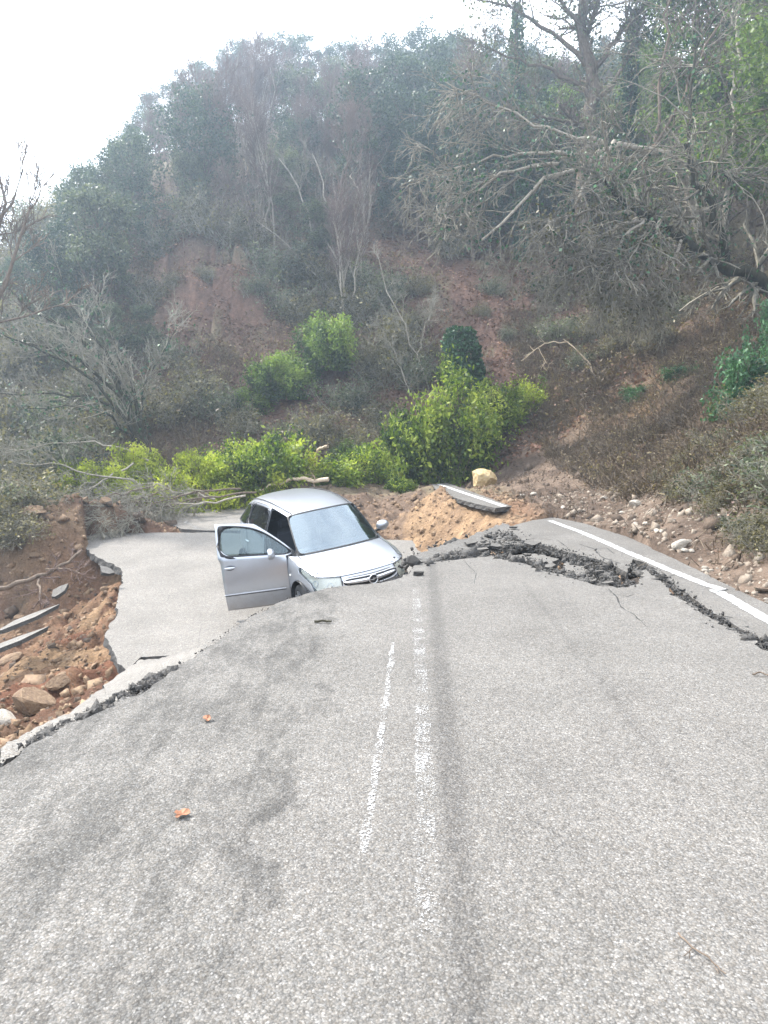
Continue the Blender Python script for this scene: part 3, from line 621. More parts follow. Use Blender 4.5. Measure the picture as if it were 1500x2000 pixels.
V_, F_ = lumps(np.c_[xs, ys, T(xs, ys)], S_, 4); tag(link('soil_gravel', npmesh('soil_gravel', V_, F_), None, [M['ochrestone']]), 'ochre gravel strewn over the broken soil', 'gravel', kind='stuff')
xs, ys, r = soil_pts(3500, 12, (3.6, 5.6, 3, 18)); S_ = np.abs(r.normal(size=len(xs))) ** 2 * .011 + .005
V_, F_ = lumps(np.c_[xs, ys, T(xs, ys)], S_, 5); tag(link('verge_gravel', npmesh('verge_gravel', V_, F_), None, [M['vergestone']]), 'brownish gravel along the right verge', 'gravel', kind='stuff')
xs, ys, r = soil_pts(6000, 13, (-9, 6, 5, 26)); m_ = (xs < -2.6) | (ys > 20) | (xs > 3.5); xs, ys = xs[m_], ys[m_]; S_ = np.abs(r.normal(size=len(xs))) ** 2 * .016 + .01
V_, F_ = lumps(np.c_[xs, ys, T(xs, ys)], S_, 6); tag(link('earth_clods', npmesh('earth_clods', V_, F_), None, [M['rootdirt']]), 'dark clods of earth on the slip', 'clods', kind='stuff')

# ------------------------------------------------------------------ plants
def tubes(Pl, Rl, k):
    """Pl (N,P,3) polylines, Rl (N,P) radii -> verts, quads"""
    N, P_, _ = Pl.shape
    if N == 0: return np.zeros((0, 3)), np.zeros((0, 4), int)
    d = np.gradient(Pl, axis=1); d /= np.maximum(np.linalg.norm(d, axis=2, keepdims=True), 1e-9)
    ref = np.where(np.abs(d[..., 2:3]) > .9, np.array([1., 0, 0]), np.array([0, 0, 1.]))
    u = np.cross(d, ref); u /= np.maximum(np.linalg.norm(u, axis=2, keepdims=True), 1e-9); v_ = np.cross(d, u)
    a = np.arange(k) * 2 * np.pi / k
    V = Pl[:, :, None] + Rl[:, :, None, None] * (u[:, :, None] * np.cos(a)[:, None] + v_[:, :, None] * np.sin(a)[:, None])
    base = (np.arange(N) * P_ * k)[:, None, None] + (np.arange(P_ - 1) * k)[None, :, None]; j = np.arange(k); jn = (j + 1) % k
    F_ = np.stack([base + j, base + jn, base + jn + k, base + j + k], -1)
    return V.reshape(-1, 3), F_.reshape(-1, 4)
def grow(par, prad, n, t0, length, angle, up, r, P_=6, wob=.12, rk=.55, droop=0., tip=.35, lenvar=.35, tlen=.5):
    """children of every parent polyline"""
    N, Q, _ = par.shape; idx = np.repeat(np.arange(N), n); m = len(idx)
    tt = t0 + (1 - t0) * r.uniform(0, 1, m) ** .8; s = tt * (Q - 1); k = np.minimum(s.astype(int), Q - 2); f = (s - k)[:, None]
    o = par[idx, k] * (1 - f) + par[idx, k + 1] * f; rad = (prad[idx, k] * (1 - f[:, 0]) + prad[idx, k + 1] * f[:, 0])
    d = par[idx, k + 1] - par[idx, k]; d /= np.maximum(np.linalg.norm(d, axis=1, keepdims=True), 1e-9)
    rv = r.normal(size=(m, 3)); pr = rv - (rv * d).sum(1, keepdims=True) * d; pr /= np.linalg.norm(pr, axis=1, keepdims=True)
    an = angle * r.uniform(.6, 1.35, m)[:, None]; dd = d * np.cos(an) + pr * np.sin(an); dd[:, 2] += up; dd /= np.linalg.norm(dd, axis=1, keepdims=True)
    L = length * r.uniform(1 - lenvar, 1 + lenvar, m) * (1 - tlen * tt); pts = [o]; step = (L / (P_ - 1))[:, None]
    for i in range(P_ - 1):
        dd = dd + r.normal(size=(m, 3)) * wob; dd[:, 2] += up * .15 - droop; dd /= np.linalg.norm(dd, axis=1, keepdims=True); pts.append(pts[-1] + dd * step)
    pl = np.stack(pts, 1); rr = np.minimum(rad * rk, rad)[:, None] * np.linspace(1, tip, P_)[None]
    return pl, rr
def leaves(Pc, size, r, aspect=.55, spread=.0, flat=0.):
    """one rhombic leaf at every point"""
    n = len(Pc); c = Pc + r.normal(size=(n, 3)) * spread
    a = r.normal(size=(n, 3)); a[:, 2] *= 1 - flat; a /= np.linalg.norm(a, axis=1, keepdims=True); b_ = np.cross(a, r.normal(size=(n, 3))); b_ /= np.linalg.norm(b_, axis=1, keepdims=True)
    s = (size * r.uniform(.6, 1.3, n))[:, None]
    V = np.stack([c - a * s * .5, c + b_ * s * aspect * .5, c + a * s * .5, c - b_ * s * aspect * .5], 1)
    return V.reshape(-1, 3), np.arange(n * 4).reshape(n, 4)
def pts_on(pl, n, r, t0=.2):
    N, Q, _ = pl.shape; i = r.integers(0, N, n); s = r.uniform(t0, 1, n) * (Q - 1); k = np.minimum(s.astype(int), Q - 2); f = (s - k)[:, None]
    return pl[i, k] * (1 - f) + pl[i, k + 1] * f
class Bag:
    def __init__(s): s.V, s.F, s.m, s.t, s.sm, s.n = [], [], [], [], [], 0
    def add(s, VF, mi, tint=.5, smooth=True):
        V, F_ = VF
        if len(V) == 0: return
        s.V.append(V); s.F.append(F_ + s.n); s.m.append(np.full(len(F_), mi)); s.sm.append(np.full(len(F_), smooth)); s.n += len(V)
        s.t.append(np.full(len(V), tint) if np.isscalar(tint) else tint)
    def mesh(s, name, mats):
        F_ = s.F; me = npmesh(name, np.concatenate(s.V), F_, np.concatenate(s.sm), np.concatenate(s.m), np.concatenate(s.t))
        for m_ in mats: me.materials.append(m_)
        return me
def ltint(n, r, lo=.1, hi=.9): return np.repeat(r.uniform(lo, hi, n), 4)
def stem(base, top, r0, r1, r, P_=9, wob=.04, bend=0):
    base, top = np.array(base, float), np.array(top, float); u = np.linspace(0, 1, P_)[:, None]; p = base + (top - base) * u
    L = np.linalg.norm(top - base); p[1:-1] += np.cumsum(r.normal(size=(P_ - 2, 3)), 0) * wob * L / P_; p[:, 0] += bend * L * np.sin(np.pi * u[:, 0]) * .5
    return p[None], np.linspace(r0, r1, P_)[None]

def evergreen(name, seed, H=8, W=2.6, nleaf=9000, leafm='leaf_far', lsize=.17, base=.12):
    r = np.random.default_rng(seed); tr, rr = stem((0, 0, -.5), (r.normal() * .3, r.normal() * .3, H * .86), .13, .03, r, 10, .08)
    b1, r1 = grow(tr, rr, 34, base, W * 1.15, 1.15, .35, r, 7, .16, .5, tlen=.55); b2, r2 = grow(b1, r1, 7, .25, W * .42, .8, .2, r, 5, .2, .5); b3, r3 = grow(b2, r2, 3, .2, W * .22, .8, .1, r, 3, .2, .6)
    root = empty(name, (0, 0, 0)); tk = Bag(); tk.add(tubes(tr, rr, 8), 0); link('trunk', tk.mesh('trunk', [M['bark_brown']]), root)
    c = Bag(); c.add(tubes(b1, r1, 4), 0); c.add(tubes(b2, np.maximum(r2, .006), 3), 0)
    # leafy clumps of uneven size around the twig tips
    tips = b3[:, -1]; keep = r.uniform(size=len(tips)) < .62; tips = tips[keep]; w_ = r.uniform(.3, 1.6, len(tips)); w_ /= w_.sum()
    i = r.choice(len(tips), nleaf, p=w_); P_ = tips[i] + r.normal(size=(nleaf, 3)) * np.array([.17, .17, .13]) * W / 2.4
    tn = np.repeat(np.clip(r.uniform(.15, .75, len(tips))[i] + r.normal(size=nleaf) * .15, 0, 1), 4)
    c.add(leaves(P_, lsize, r, .6), 1, tn, False); link('crown', c.mesh('crown', [M['bark_brown'], M[leafm]]), root); root['H'] = H
    return root
def bare(name, seed, H=8, nst=3, spread=.18, bark='bark_pale', twig='twig', dens=1.0, leafy=0, rad=.10, lean=(0, 0), W=1.0):
    r = np.random.default_rng(seed); S, Rr = [], []
    for i in range(nst):
        a = r.uniform(0, 6.28); h = H * r.uniform(.75, 1); p, q = stem((r.normal() * .12, r.normal() * .12, -.4), (math.cos(a) * spread * h + lean[0] * h, math.sin(a) * spread * h + lean[1] * h, h), rad * r.uniform(.6, 1.1), rad * .15, r, 10, .16)
        S.append(p); Rr.append(q)
    S, Rr = np.concatenate(S), np.concatenate(Rr); b1, r1 = grow(S, Rr, int(14 * dens), .25, H * .3 * W, .62, .45, r, 7, .13, .5); b2, r2 = grow(b1, r1, int(7 * dens), .15, H * .13 * W, .65, .25, r, 5, .15, .55); b3, r3 = grow(b2, r2, int(3 * dens), .1, H * .08 * W, .6, .15, r, 4, .15, .6)
    root = empty(name, (0, 0, 0)); tk = Bag(); tk.add(tubes(S, Rr, 7), 0); link('trunk', tk.mesh('trunk', [M[bark]]), root)
    c = Bag(); c.add(tubes(b1, np.maximum(r1, .008), 4), 0); c.add(tubes(b2, np.maximum(r2, .010), 3), 1); c.add(tubes(b3, np.maximum(r3, .008), 3), 1)
    if leafy: P_ = pts_on(S, leafy, r, .05); P_ += r.normal(size=P_.shape) * .16; c.add(leaves(P_, .11, r, .8), 2, ltint(leafy, r), False)
    link('crown', c.mesh('crown', [M[bark], M[twig], M['ivy']]), root); root['H'] = H
    return root
def shrub(name, seed, W, H, leafm, nleaf, lsize=.09, nst=14, stemm='bark_brown', fill=.17, elong=1.0, lump=.0):
    r = np.random.default_rng(seed); S, Rr = [], []
    for i in range(nst):
        x0 = r.uniform(-.5, .5) * W * elong * .8; a = r.uniform(0, 6.28); l = r.uniform(.1, .5) * W; h = H * r.uniform(.3, .88)
        p, q = stem((x0, r.normal() * .15 * W, -.3), (x0 + math.cos(a) * l, math.sin(a) * l, h), .022, .006, r, 7, .15); S.append(p); Rr.append(q)
    S, Rr = np.concatenate(S), np.concatenate(Rr); b1, r1 = grow(S, Rr, 9, .05, H * .5, 1.2, .05, r, 5, .25, .6); b2, r2 = grow(b1, r1, 5, .1, H * .24, 1.1, .05, r, 4, .25, .7)
    root = empty(name, (0, 0, 0)); tk = Bag(); tk.add(tubes(S, Rr, 5), 0); tk.add(tubes(b1, np.maximum(r1, .004), 3), 0); tk.add(tubes(b2, np.maximum(r2, .003), 3), 0); link('stems', tk.mesh('stems', [M[stemm]]), root)
    tips = b2[r.uniform(size=len(b2)) < .5]; w_ = r.uniform(.1, 2.2, len(tips)) ** 1.5; w_ /= w_.sum(); i = r.choice(len(tips), nleaf, p=w_)
    P_ = tips[i, r.integers(1, 4, nleaf)] + r.normal(size=(nleaf, 3)) * fill * H * .5; P_[:, 2] = np.maximum(P_[:, 2], -.1)
    tn = np.repeat(np.clip((fbm(P_[:, 0] * 1.9 + seed, (P_[:, 2] + P_[:, 1]) * 1.9, 3, seed) - .5) * 2.2 + .5 + r.normal(size=nleaf) * .16, 0, 1), 4)
    c = Bag(); c.add(leaves(P_, lsize, r, .5), 0, tn, False); link('foliage', c.mesh('foliage', [M[leafm]]), root); root['H'] = H
    return root
def z_at(x, y): return float(T(x, y)[0])
def place(root, x, y, s, rz, label, cat, group=None, first=set(), dz=-.1, tilt=(0, 0), name=None):
    o = root if root.name not in first else copy_tree(root); first.add(root.name)
    o.location = (x, y, z_at(x, y) + dz); o.rotation_euler = (tilt[0], tilt[1], rz); o.scale = (s, s, s) if np.isscalar(s) else s
    if group is None and 'group' in o: del o['group']
    return tag(o, label, cat, group)

EV = [evergreen('evergreen_tree', 100 + i, 8, 2.6 + .3 * (i % 3), 9000, 'leaf_far') for i in range(4)] + [evergreen('evergreen_tree', 110 + i, 7, 2.3, 8000, 'leaf_grey', .16) for i in range(2)]
BT = [bare('bare_tree', 130 + i, 8, 2 + i % 3, .16, ('bark_pale', 'bark_brown')[i % 2], 'twig', 1.0) for i in range(4)]
# skyline trees
sky_pts = [(105, 560, 43), (128, 470, 44), (150, 400, 47), (178, 326, 49), (215, 265, 51), (252, 240, 53), (298, 185, 55), (342, 152, 57), (384, 120, 58), (436, 106, 60), (480, 96, 60), (525, 70, 61), (585, 70, 61), (640, 92, 61), (690, 86, 60), (742, 84, 60), (798, 72, 59), (850, 64, 58), (905, 76, 57), (960, 80, 56), (1010, 84, 55), (1060, 100, 53), (1180, 90, 52)]
for i, (px, py, D) in enumerate(sky_pts):
    p = at(px, py, D); zb = z_at(p[0], p[1]); h = p[2] - zb
    if h < 2.5: continue
    e = EV[i % 4]
    lab = 'dark evergreen tree on the %s of the skyline' % ('left shoulder' if px < 230 else 'rising left part' if px < 500 else 'crest' if px < 800 else 'right part')
    place(e, p[0], p[1], (h / e['H'], h / e['H'], h / e['H'] * 1.0), random.uniform(0, 6.28), lab, 'tree', 'evergreen trees along the skyline ' + lab.split('the ')[1].split(' of')[0])
# wood on the hill face
SKX = [-60, 40, 60, 78, 92, 125, 165, 212, 252, 298, 342, 384, 436, 480, 525, 640, 742, 850, 960, 1060, 1250]; SKY_ = [660, 610, 560, 520, 440, 380, 330, 275, 248, 192, 160, 128, 112, 102, 80, 98, 92, 74, 84, 100, 60]
def cap(x, y, s, H):
    px = CX + FPX * x / y; top = max(float(np.interp(px - q_, SKX, SKY_)) for q_ in (0, 25 if px < 450 else 0)) + 22; zt = at(px, top, y)[2]; return min(s, (zt - z_at(x, y)) / (H * 1.02))
k = 0
for D in (32.5, 35.8, 38.5, 41, 43.5, 46, 49, 52, 55):
    for px in np.arange(40, 1250, 72 * 40 / D):
        px2 = px + random.uniform(-28, 28); y = D + random.uniform(-1.2, 1.2); x = (px2 - CX) / FPX * y * 1.0
        if px2 < 90 and D > 44: continue
        if x < -23 + (D - 36) * .15: continue
        z = z_at(x, y)
        if D < 34 and px2 > 290 and not (640 < px2 < 800): continue
        if D < 35.4 and -10.4 < x < -5.2: continue          # the slip scars stay open
        if D < 38 and 0 < x < 9: continue
        centre = 330 < px2 < 740
        near = ('at the far left', 'above the leaning tree', 'above the open car door', 'above the car roof', 'above the ivy-clad stump', 'above the boulder', 'behind the fallen tree')[int(np.searchsorted([190, 330, 480, 700, 900, 1080], px2))]
        tier = 'lowest row' if D < 37 else 'lower wood' if D < 42 else 'middle wood' if D < 47 else 'upper wood'
        if D < 37 and 290 < px2: tr_ = BT[k % 4] if k % 3 else EV[4 + k % 2]; s = random.uniform(.45, .75)
        elif centre and random.random() < .8: tr_ = BT[k % 4]; s = random.uniform(.75, 1.15)
        elif px2 > 1000 or (px2 > 740 and random.random() < .4): tr_ = (EV + BT)[k % 10]; s = random.uniform(.7, 1.1)
        else: tr_ = EV[(k * 5) % 6]; s = random.uniform(.6, .95)
        kd = 'small grey-green tree' if tr_ in EV[4:] else 'dark evergreen tree' if tr_ in EV else 'bare pale-barked tree' if tr_ in (BT[0], BT[2]) else 'bare brown tree'
        lab = '%s in the %s %s' % (kd, tier, near); cat = 'tree'; grp = '%ss, %s %s' % (kd, tier, near)
        s = cap(x, y, s, tr_['H'])
        if s < .35: continue
        place(tr_, x, y, s, random.uniform(0, 6.28), lab, cat, grp); k += 1

for px, py, D, s_ in ((45, 690, 33, .45), (90, 660, 33.5, .5), (120, 650, 33.5, .5)):
    p = at(px, py, D); s_ = max(.3, cap(p[0], p[1], s_, 8)); place(EV[k % 6], p[0], p[1], s_, random.uniform(0, 6), 'dark evergreen tree at the lower left end of the wood', 'tree', 'evergreens at the lower left end of the wood'); k += 1
# named shrubs
SB = shrub('green_bush', 201, 2.6, 2.2, 'leaf_bright', 11000, .17, 20)
SBT = shrub('green_bush', 211, 2.2, 3.3, 'leaf_bright', 14000, .17, 24, fill=.11)
SB2 = shrub('green_bush', 202, 2.2, 1.5, 'leaf_bright', 9000, .15, 20)
SY = shrub('yellow_green_bush', 203, 2.6, 1.0, 'leaf_yellow', 13000, .10, 26, elong=1.3)
SYG = shrub('yellow_green_bush', 208, 2.4, 1.5, 'leaf_yg', 10000, .12, 20)
SM = shrub('mid_green_bush', 204, 2.6, 1.7, 'leaf_mid', 13000, .13, 14)
SO = [shrub('brush', 205 + i, 2.2, 1.5, ('olive', 'leaf_grey', 'olive')[i], 3000, .12, 34, 'twig_grey') for i in range(3)]
def pl_(root, px, py, D, s, label, cat='bush', group=None, rz=None, dz=-.15, tilt=(0, 0)):
    p = at(px, py, D); return place(root, p[0], p[1], s, random.uniform(0, 6.28) if rz is None else rz, label, cat, group, dz=dz, tilt=tilt)
pl_(SY, 250, 930, 22.0, (1.0, .8, .9), 'low yellow-green bush at the left end of the bush row', rz=.1)
pl_(SY, 395, 950, 21.0, (1.0, .8, 1.25), 'yellow-green bush leaning over the sunken slab behind the open door', rz=.1, tilt=(.2, 0))
pl_(SY, 330, 915, 22.6, (.9, .8, 1.15), 'yellow-green bush between the low one and the leaning one', rz=.3)
pl_(SYG, 455, 918, 22.3, (.95, .9, .85), 'ragged bright green bush right of the yellow-green bushes')
pl_(SB2, 550, 922, 22.5, (.95, .9, 1.05), 'bright green bush just behind the car roof')
pl_(SYG, 505, 900, 24.0, (.7, .9, .8), 'low yellow-green tuft behind the bright bushes left of the log stub')
pl_(SB2, 655, 938, 23.0, (.8, .8, .65), 'small green bush right of the stub of dead wood')
pl_(SYG, 722, 925, 23.8, (.7, .8, .8), 'yellowish bush left of the tallest bush')
pl_(SB, 785, 930, 24.2, (.62, .8, 1.1), 'bright green bush behind the rear of the hole')
pl_(SBT, 865, 922, 24.5, (.85, .8, 1.12), 'tallest bright green bush beside the boulder')
pl_(SM, 905, 915, 25.0, (.55, .6, .9), 'dark green bush hidden between the tallest bush and the bank')
pl_(SBT, 930, 880, 26.2, (.7, .8, .75), 'green bush below the ivy-clad stump')
pl_(SYG, 1015, 835, 27.2, (.6, .8, 1.0), 'yellow-green bush at the right end of the bush row on the bank')
pl_(SM, 690, 905, 25.0, (.6, .6, .6), 'dark low bush behind the gap in the bush row')
pl_(SM, 555, 770, 29.0, (1.0, 1, 1.0), 'mid-green bush on the slope left of centre')
pl_(SM, 640, 735, 30.5, (1.05, 1, 1.25), 'darker green bush on the slope above the mid-green one')
pl_(SM, 500, 800, 28.0, (.6, .6, .6), 'small green bush at the foot of the mid-green bushes')
pl_(SB2, 878, 720, 29.5, (.4, .4, .85), 'pale green climber beside the ivy-clad stump')
pl_(SB2, 780, 955, 22.3, (.35, .35, .35), 'small bright sprig at the rim of the hole')
pl_(SY, 190, 950, 21.6, (.7, .7, .8), 'low yellow-green sprig at the far left end of the bush row', rz=.2)
pl_(SY, 300, 948, 21.4, (1.0, .7, 1.0), 'yellow-green bush hanging over the left corner of the sunken slab', rz=.2)
pl_(SY, 480, 945, 21.9, (.9, .7, 1.0), 'yellow-green bush hanging above the piece of road behind the car', rz=-.1)
pl_(SY, 600, 935, 22.4, (.8, .7, .9), 'low yellow-green bush behind the pale fallen log', rz=.1)
for q_, (px, py, D, s_) in enumerate(((20, 1012, 16.3, .7), (85, 985, 18, .75), (0, 985, 17, .9), (135, 975, 19, .55))):
    pl_(SO[q_ % 3], px, py, D, (s_, s_, s_ * .8), ('olive', 'grey-green', 'olive')[q_ % 3] + ' brush overhanging the upper left slip', 'brush', ('olive', 'grey-green', 'olive')[q_ % 3] + ' brush overhanging the upper left slip')
# ivy-clad stump
def ivy_stump(name, seed, H, W, n, base, rt, label, ls=.12, tl=(-.16, 0)):
    r = np.random.default_rng(seed); s_, q = stem((0, 0, -.3), (tl[0] * H, tl[1] * H, H * .92), .2, .1, r, 8, .06); root = empty(name, base)
    tk = Bag(); tk.add(tubes(s_, q, 9), 0); link('trunk', tk.mesh('trunk', [M['bark_dark']]), root)
    P_ = pts_on(s_, n, r, .02); a = r.uniform(0, 6.28, n); h = P_[:, 2] / H; rad = W * (.55 + .5 * np.sin(h * 5 + 1) ** 2) * r.uniform(.4, 1, n) ** .4 * (.7 + .75 * fbm(a * 1.6 + 9, P_[:, 2] * 2.2, 3, seed)) * (1 - .5 * np.clip(h - .75, 0, 1) * 4 * .5)
    P_[:, 2] -= r.exponential(.12, n); P_[:, 0] += np.cos(a) * rad; P_[:, 1] += np.sin(a) * rad; c = Bag(); c.add(leaves(P_, ls, r, .85), 0, ltint(n, r), False); link('ivy', c.mesh('ivy', [M['ivy']]), root)
    return tag(root, label, 'ivy-clad stump')
p = at(965, 790, 27.0); ivy_stump('ivy_clad_stump', 301, 3.5, .60, 7500, (p[0], p[1], max(z_at(p[0], p[1]) - .2, p[2] - .45)), 0, 'leaning stump wrapped in dark ivy above the bright bushes', tl=(-.36, 0))
# ivy mass and brush on the right bank
IV = shrub('ivy_bush', 310, 2.2, 1.4, 'ivy', 6500, .12, 14)
pl_(IV, 1450, 825, 17.0, (.8, .7, 1.05), 'dark ivy mound on the right bank', 'ivy')
pl_(IV, 1510, 760, 17.8, (.7, .6, 1.0), 'dark ivy mound at the right edge of the bank', 'ivy')
pl_(IV, 1500, 690, 19.5, (.45, .5, 1.25), 'tall hanging ivy at the right edge below the fallen trunk', 'ivy')
pl_(IV, 1330, 760, 22.5, (.6, .6, .35), 'flat patch of ivy across the middle of the bank', 'ivy')
pl_(IV, 1250, 790, 23.5, (.6, .6, .35), 'flat patch of ivy left of the bank middle', 'ivy')
k = 0
for px, py, D, s in ((1480, 920, 11.6, .5), (1420, 965, 11.6, .45), (1370, 985, 12.4, .4), (1500, 1030, 9.4, .4), (1450, 880, 14.2, .5), (1390, 905, 14.8, .45), (1340, 960, 14.6, .35), (1510, 970, 11.4, .5), (1460, 1035, 10.8, .33), (1500, 860, 14.0, .6), (1545, 1000, 10.0, .6), (1345, 985, 13.0, .34), (1400, 1030, 11.0, .34), (1455, 1065, 9.8, .32), (1510, 1085, 9.0, .34), (1310, 975, 14.5, .3), (1330, 1010, 13.2, .25)):
    pl_(SO[k % 3], px, py, D, (s, s, s * .8), ('olive brush', 'grey-green brush')[k % 3 == 1] + (' at the right edge low on the bank' if px > 1470 else ' between the ivy mound and the verge stones'), 'brush', ('olive brush', 'grey-green brush')[k % 3 == 1] + (' at the right edge low on the bank' if px > 1470 else ' between the ivy mound and the verge stones')); k += 1
for px, py, D, s in ((1290, 700, 26, .6), (1180, 640, 30, .8), (1100, 650, 31, .9), (1040, 630, 32, .5), (1240, 610, 29, .9), (1330, 620, 28, .7), (1080, 570, 34, 1.0), (1180, 560, 33, 1.0), (960, 560, 35, .6), (880, 500, 38, 1.0), (830, 560, 35, .8), (750, 600, 34, 1.2),
                     (690, 640, 33, 1.1), (760, 680, 31, 1.2), (820, 720, 30, .9), (730, 740, 30, 1.0), (600, 640, 33, .9), (680, 760, 28.5, .9), (620, 830, 26.5, .9), (700, 850, 26, .8), (560, 850, 26, .7), (740, 810, 27.5, .8), (380, 760, 28, 1.0), (420, 800, 27, .9), (340, 800, 27, .9), (470, 830, 26.4, .7), (330, 560, 36, 1.1), (400, 575, 35.5, 1.2), (470, 570, 35.5, 1.1), (540, 580, 35, 1.2), (345, 655, 33, .45), (400, 640, 33.5, .5), (500, 650, 33, .6), (860, 660, 31.5, .45), (930, 700, 30, .4), (990, 640, 32, .4), (610, 560, 35.5, 1.2), (680, 560, 35.5, 1.1), (560, 620, 33.5, 1.0), (300, 640, 33, 1.0), (260, 700, 31, 1.0), (330, 720, 30, .8), (790, 640, 32.5, 1.0), (940, 600, 33.5, .45), (1140, 720, 28, .5), (1210, 700, 27.5, .5)):
    wh = 'above the open car door' if px < 520 else 'behind the mid-green bushes' if px < 700 else 'left of the ivy-clad stump' if px < 900 else 'between the ivy-clad stump and the hanging branches' if px < 1110 else 'under the fallen tree'
    kd = ('olive brush', 'grey-green brush')[k % 3 == 1] + (' low on the slope ' if py > 700 else ' high on the slope ')
    pl_(SO[k % 3], px, py, D, s, kd + wh, 'brush', kd + wh); k += 1
for px, py, D, s in ((60, 940, 21, 1.0), (120, 900, 22.5, 1.1), (20, 880, 23, 1.2), (180, 860, 24.5, 1.0), (90, 830, 26, 1.2), (20, 800, 27, 1.3), (150, 790, 28, 1.1), (230, 820, 26.5, 1.0), (60, 760, 30, 1.4), (-20, 960, 19, .9), (10, 1000, 17, .6), (140, 950, 20.5, .7), (0, 720, 32, 1.4), (120, 730, 32, 1.3)):
    wh = 'at the left edge of the picture' if px < 40 else 'below the crown of the leaning tree' if py < 850 else 'behind the upper left slip'
    kd = ('olive brush ', 'grey-green brush ')[k % 3 == 1]; pl_(SO[k % 3], px, py, D, s, kd + wh, 'brush', kd + wh); k += 1

# generic hand-placed limbs with generated branches
def limb_tree(name, label, limbs, seed, n1=10, n2=6, n3=4, L1=1.5, L2=.7, L3=.35, bark='bark_brown', twig='twig_grey', up=.1, droop=0., ang=.8, cat='tree', leafy=0, leafm='ivy', n4=0, t0=.2, minr=.005, ls=.11, lsp=.18):
    r = np.random.default_rng(seed); P_ = 12; S, Rr = [], []
    for pts, r0, r1 in limbs:
        A = np.array(pts, float); d = np.r_[0, np.cumsum(np.linalg.norm(np.diff(A, axis=0), axis=1))]; u = np.linspace(0, d[-1], P_)
        q = np.stack([np.interp(u, d, A[:, k]) for k in range(3)], 1)
        for _ in range(2): q[1:-1] = (q[:-2] + 2 * q[1:-1] + q[2:]) / 4
        q[1:-1] += r.normal(size=(P_ - 2, 3)) * .012 * d[-1] ; S.append(q); Rr.append(np.linspace(r0, r1, P_))
    S, Rr = np.stack(S), np.stack(Rr); o = S[0, 0].copy(); root = empty(name, o); S = S - o
    b1, r1_ = grow(S, Rr, n1, t0, L1, ang, up, r, 7, .16, .5, droop); b2, r2 = grow(b1, r1_, n2, .1, L2, .7, up, r, 6, .18, .6, droop); b3, r3 = grow(b2, r2, n3, .1, L3, .7, up, r, 4, .18, .65, droop)
    tk = Bag(); tk.add(tubes(S, Rr, 8), 0); link('trunk', tk.mesh('trunk', [M[bark]]), root)
    c = Bag(); c.add(tubes(b1, np.maximum(r1_, minr * 1.6), 4), 0); c.add(tubes(b2, np.maximum(r2, minr * 1.2), 3), 0); c.add(tubes(b3, np.maximum(r3, minr), 3), 0)
    if leafy: Q = pts_on(S, leafy // 2, r, .0); Q2 = pts_on(b1, leafy - leafy // 2, r, 0); Q = np.concatenate([Q, Q2]); Q += r.normal(size=Q.shape) * lsp; c.add(leaves(Q, ls, r, .8), 1, ltint(len(Q), r), False)
    link('crown', c.mesh('crown', [M[twig], M[leafm]]), root)
    return tag(root, label, cat)
A_ = at
# left leaning many-stemmed tree
lb = A_(285, 858, 25)
def lt(px, py, D): return tuple(A_(px, py, D))
g0 = (lb[0], lb[1], z_at(lb[0], lb[1]) - .2)
limb_tree('leaning_tree', 'many-stemmed bare tree leaning left over the slip', [([g0, lt(235, 770, 24.7), lt(150, 690, 24), lt(20, 668, 23)], .10, .02), ([g0, lt(245, 760, 25), lt(190, 680, 24.7), lt(60, 600, 24), lt(-30, 545, 23)], .12, .02), ([g0, lt(250, 770, 25), lt(215, 690, 25), lt(150, 610, 25), lt(110, 520, 25)], .09, .015),
          ([g0, lt(262, 775, 25.4), lt(240, 700, 25.5), lt(200, 620, 26), lt(190, 560, 26)], .08, .015), ([g0, lt(240, 800, 24.5), lt(140, 765, 24), lt(0, 768, 23)], .07, .015), ([g0, lt(270, 790, 25), lt(300, 720, 25), lt(345, 640, 25.5)], .06, .01), ([g0, lt(230, 775, 24), lt(90, 690, 23), lt(-20, 640, 22)], .08, .015), ([g0, lt(210, 800, 24), lt(160, 790, 23.6), lt(40, 800, 23)], .05, .01)],
          401, 12, 6, 4, 1.6, .8, .4, 'bark_dark', 'twig_grey', .12, ang=.6, leafy=900)
# bare tree at the left margin against the sky
g1 = at(-70, 800, 20); g1 = (g1[0], g1[1], z_at(g1[0], g1[1]) - .3)
limb_tree('bare_tree', 'bare tree at the left margin with twigs against the sky', [([g1, lt(-60, 640, 20), lt(-20, 520, 20), lt(15, 430, 20), lt(-5, 330, 20)], .14, .03), ([g1, lt(-40, 620, 20), lt(30, 560, 20), lt(75, 480, 20), lt(60, 400, 20)], .11, .025), ([g1, lt(-60, 640, 20), lt(20, 610, 20), lt(100, 600, 20)], .09, .02), ([g1, lt(-80, 600, 20), lt(-40, 480, 20), lt(20, 380, 20), lt(45, 330, 20)], .11, .025)],
          402, 11, 6, 4, 1.5, .8, .4, 'bark_brown', 'bark_brown', .25, ang=.5, minr=.009)
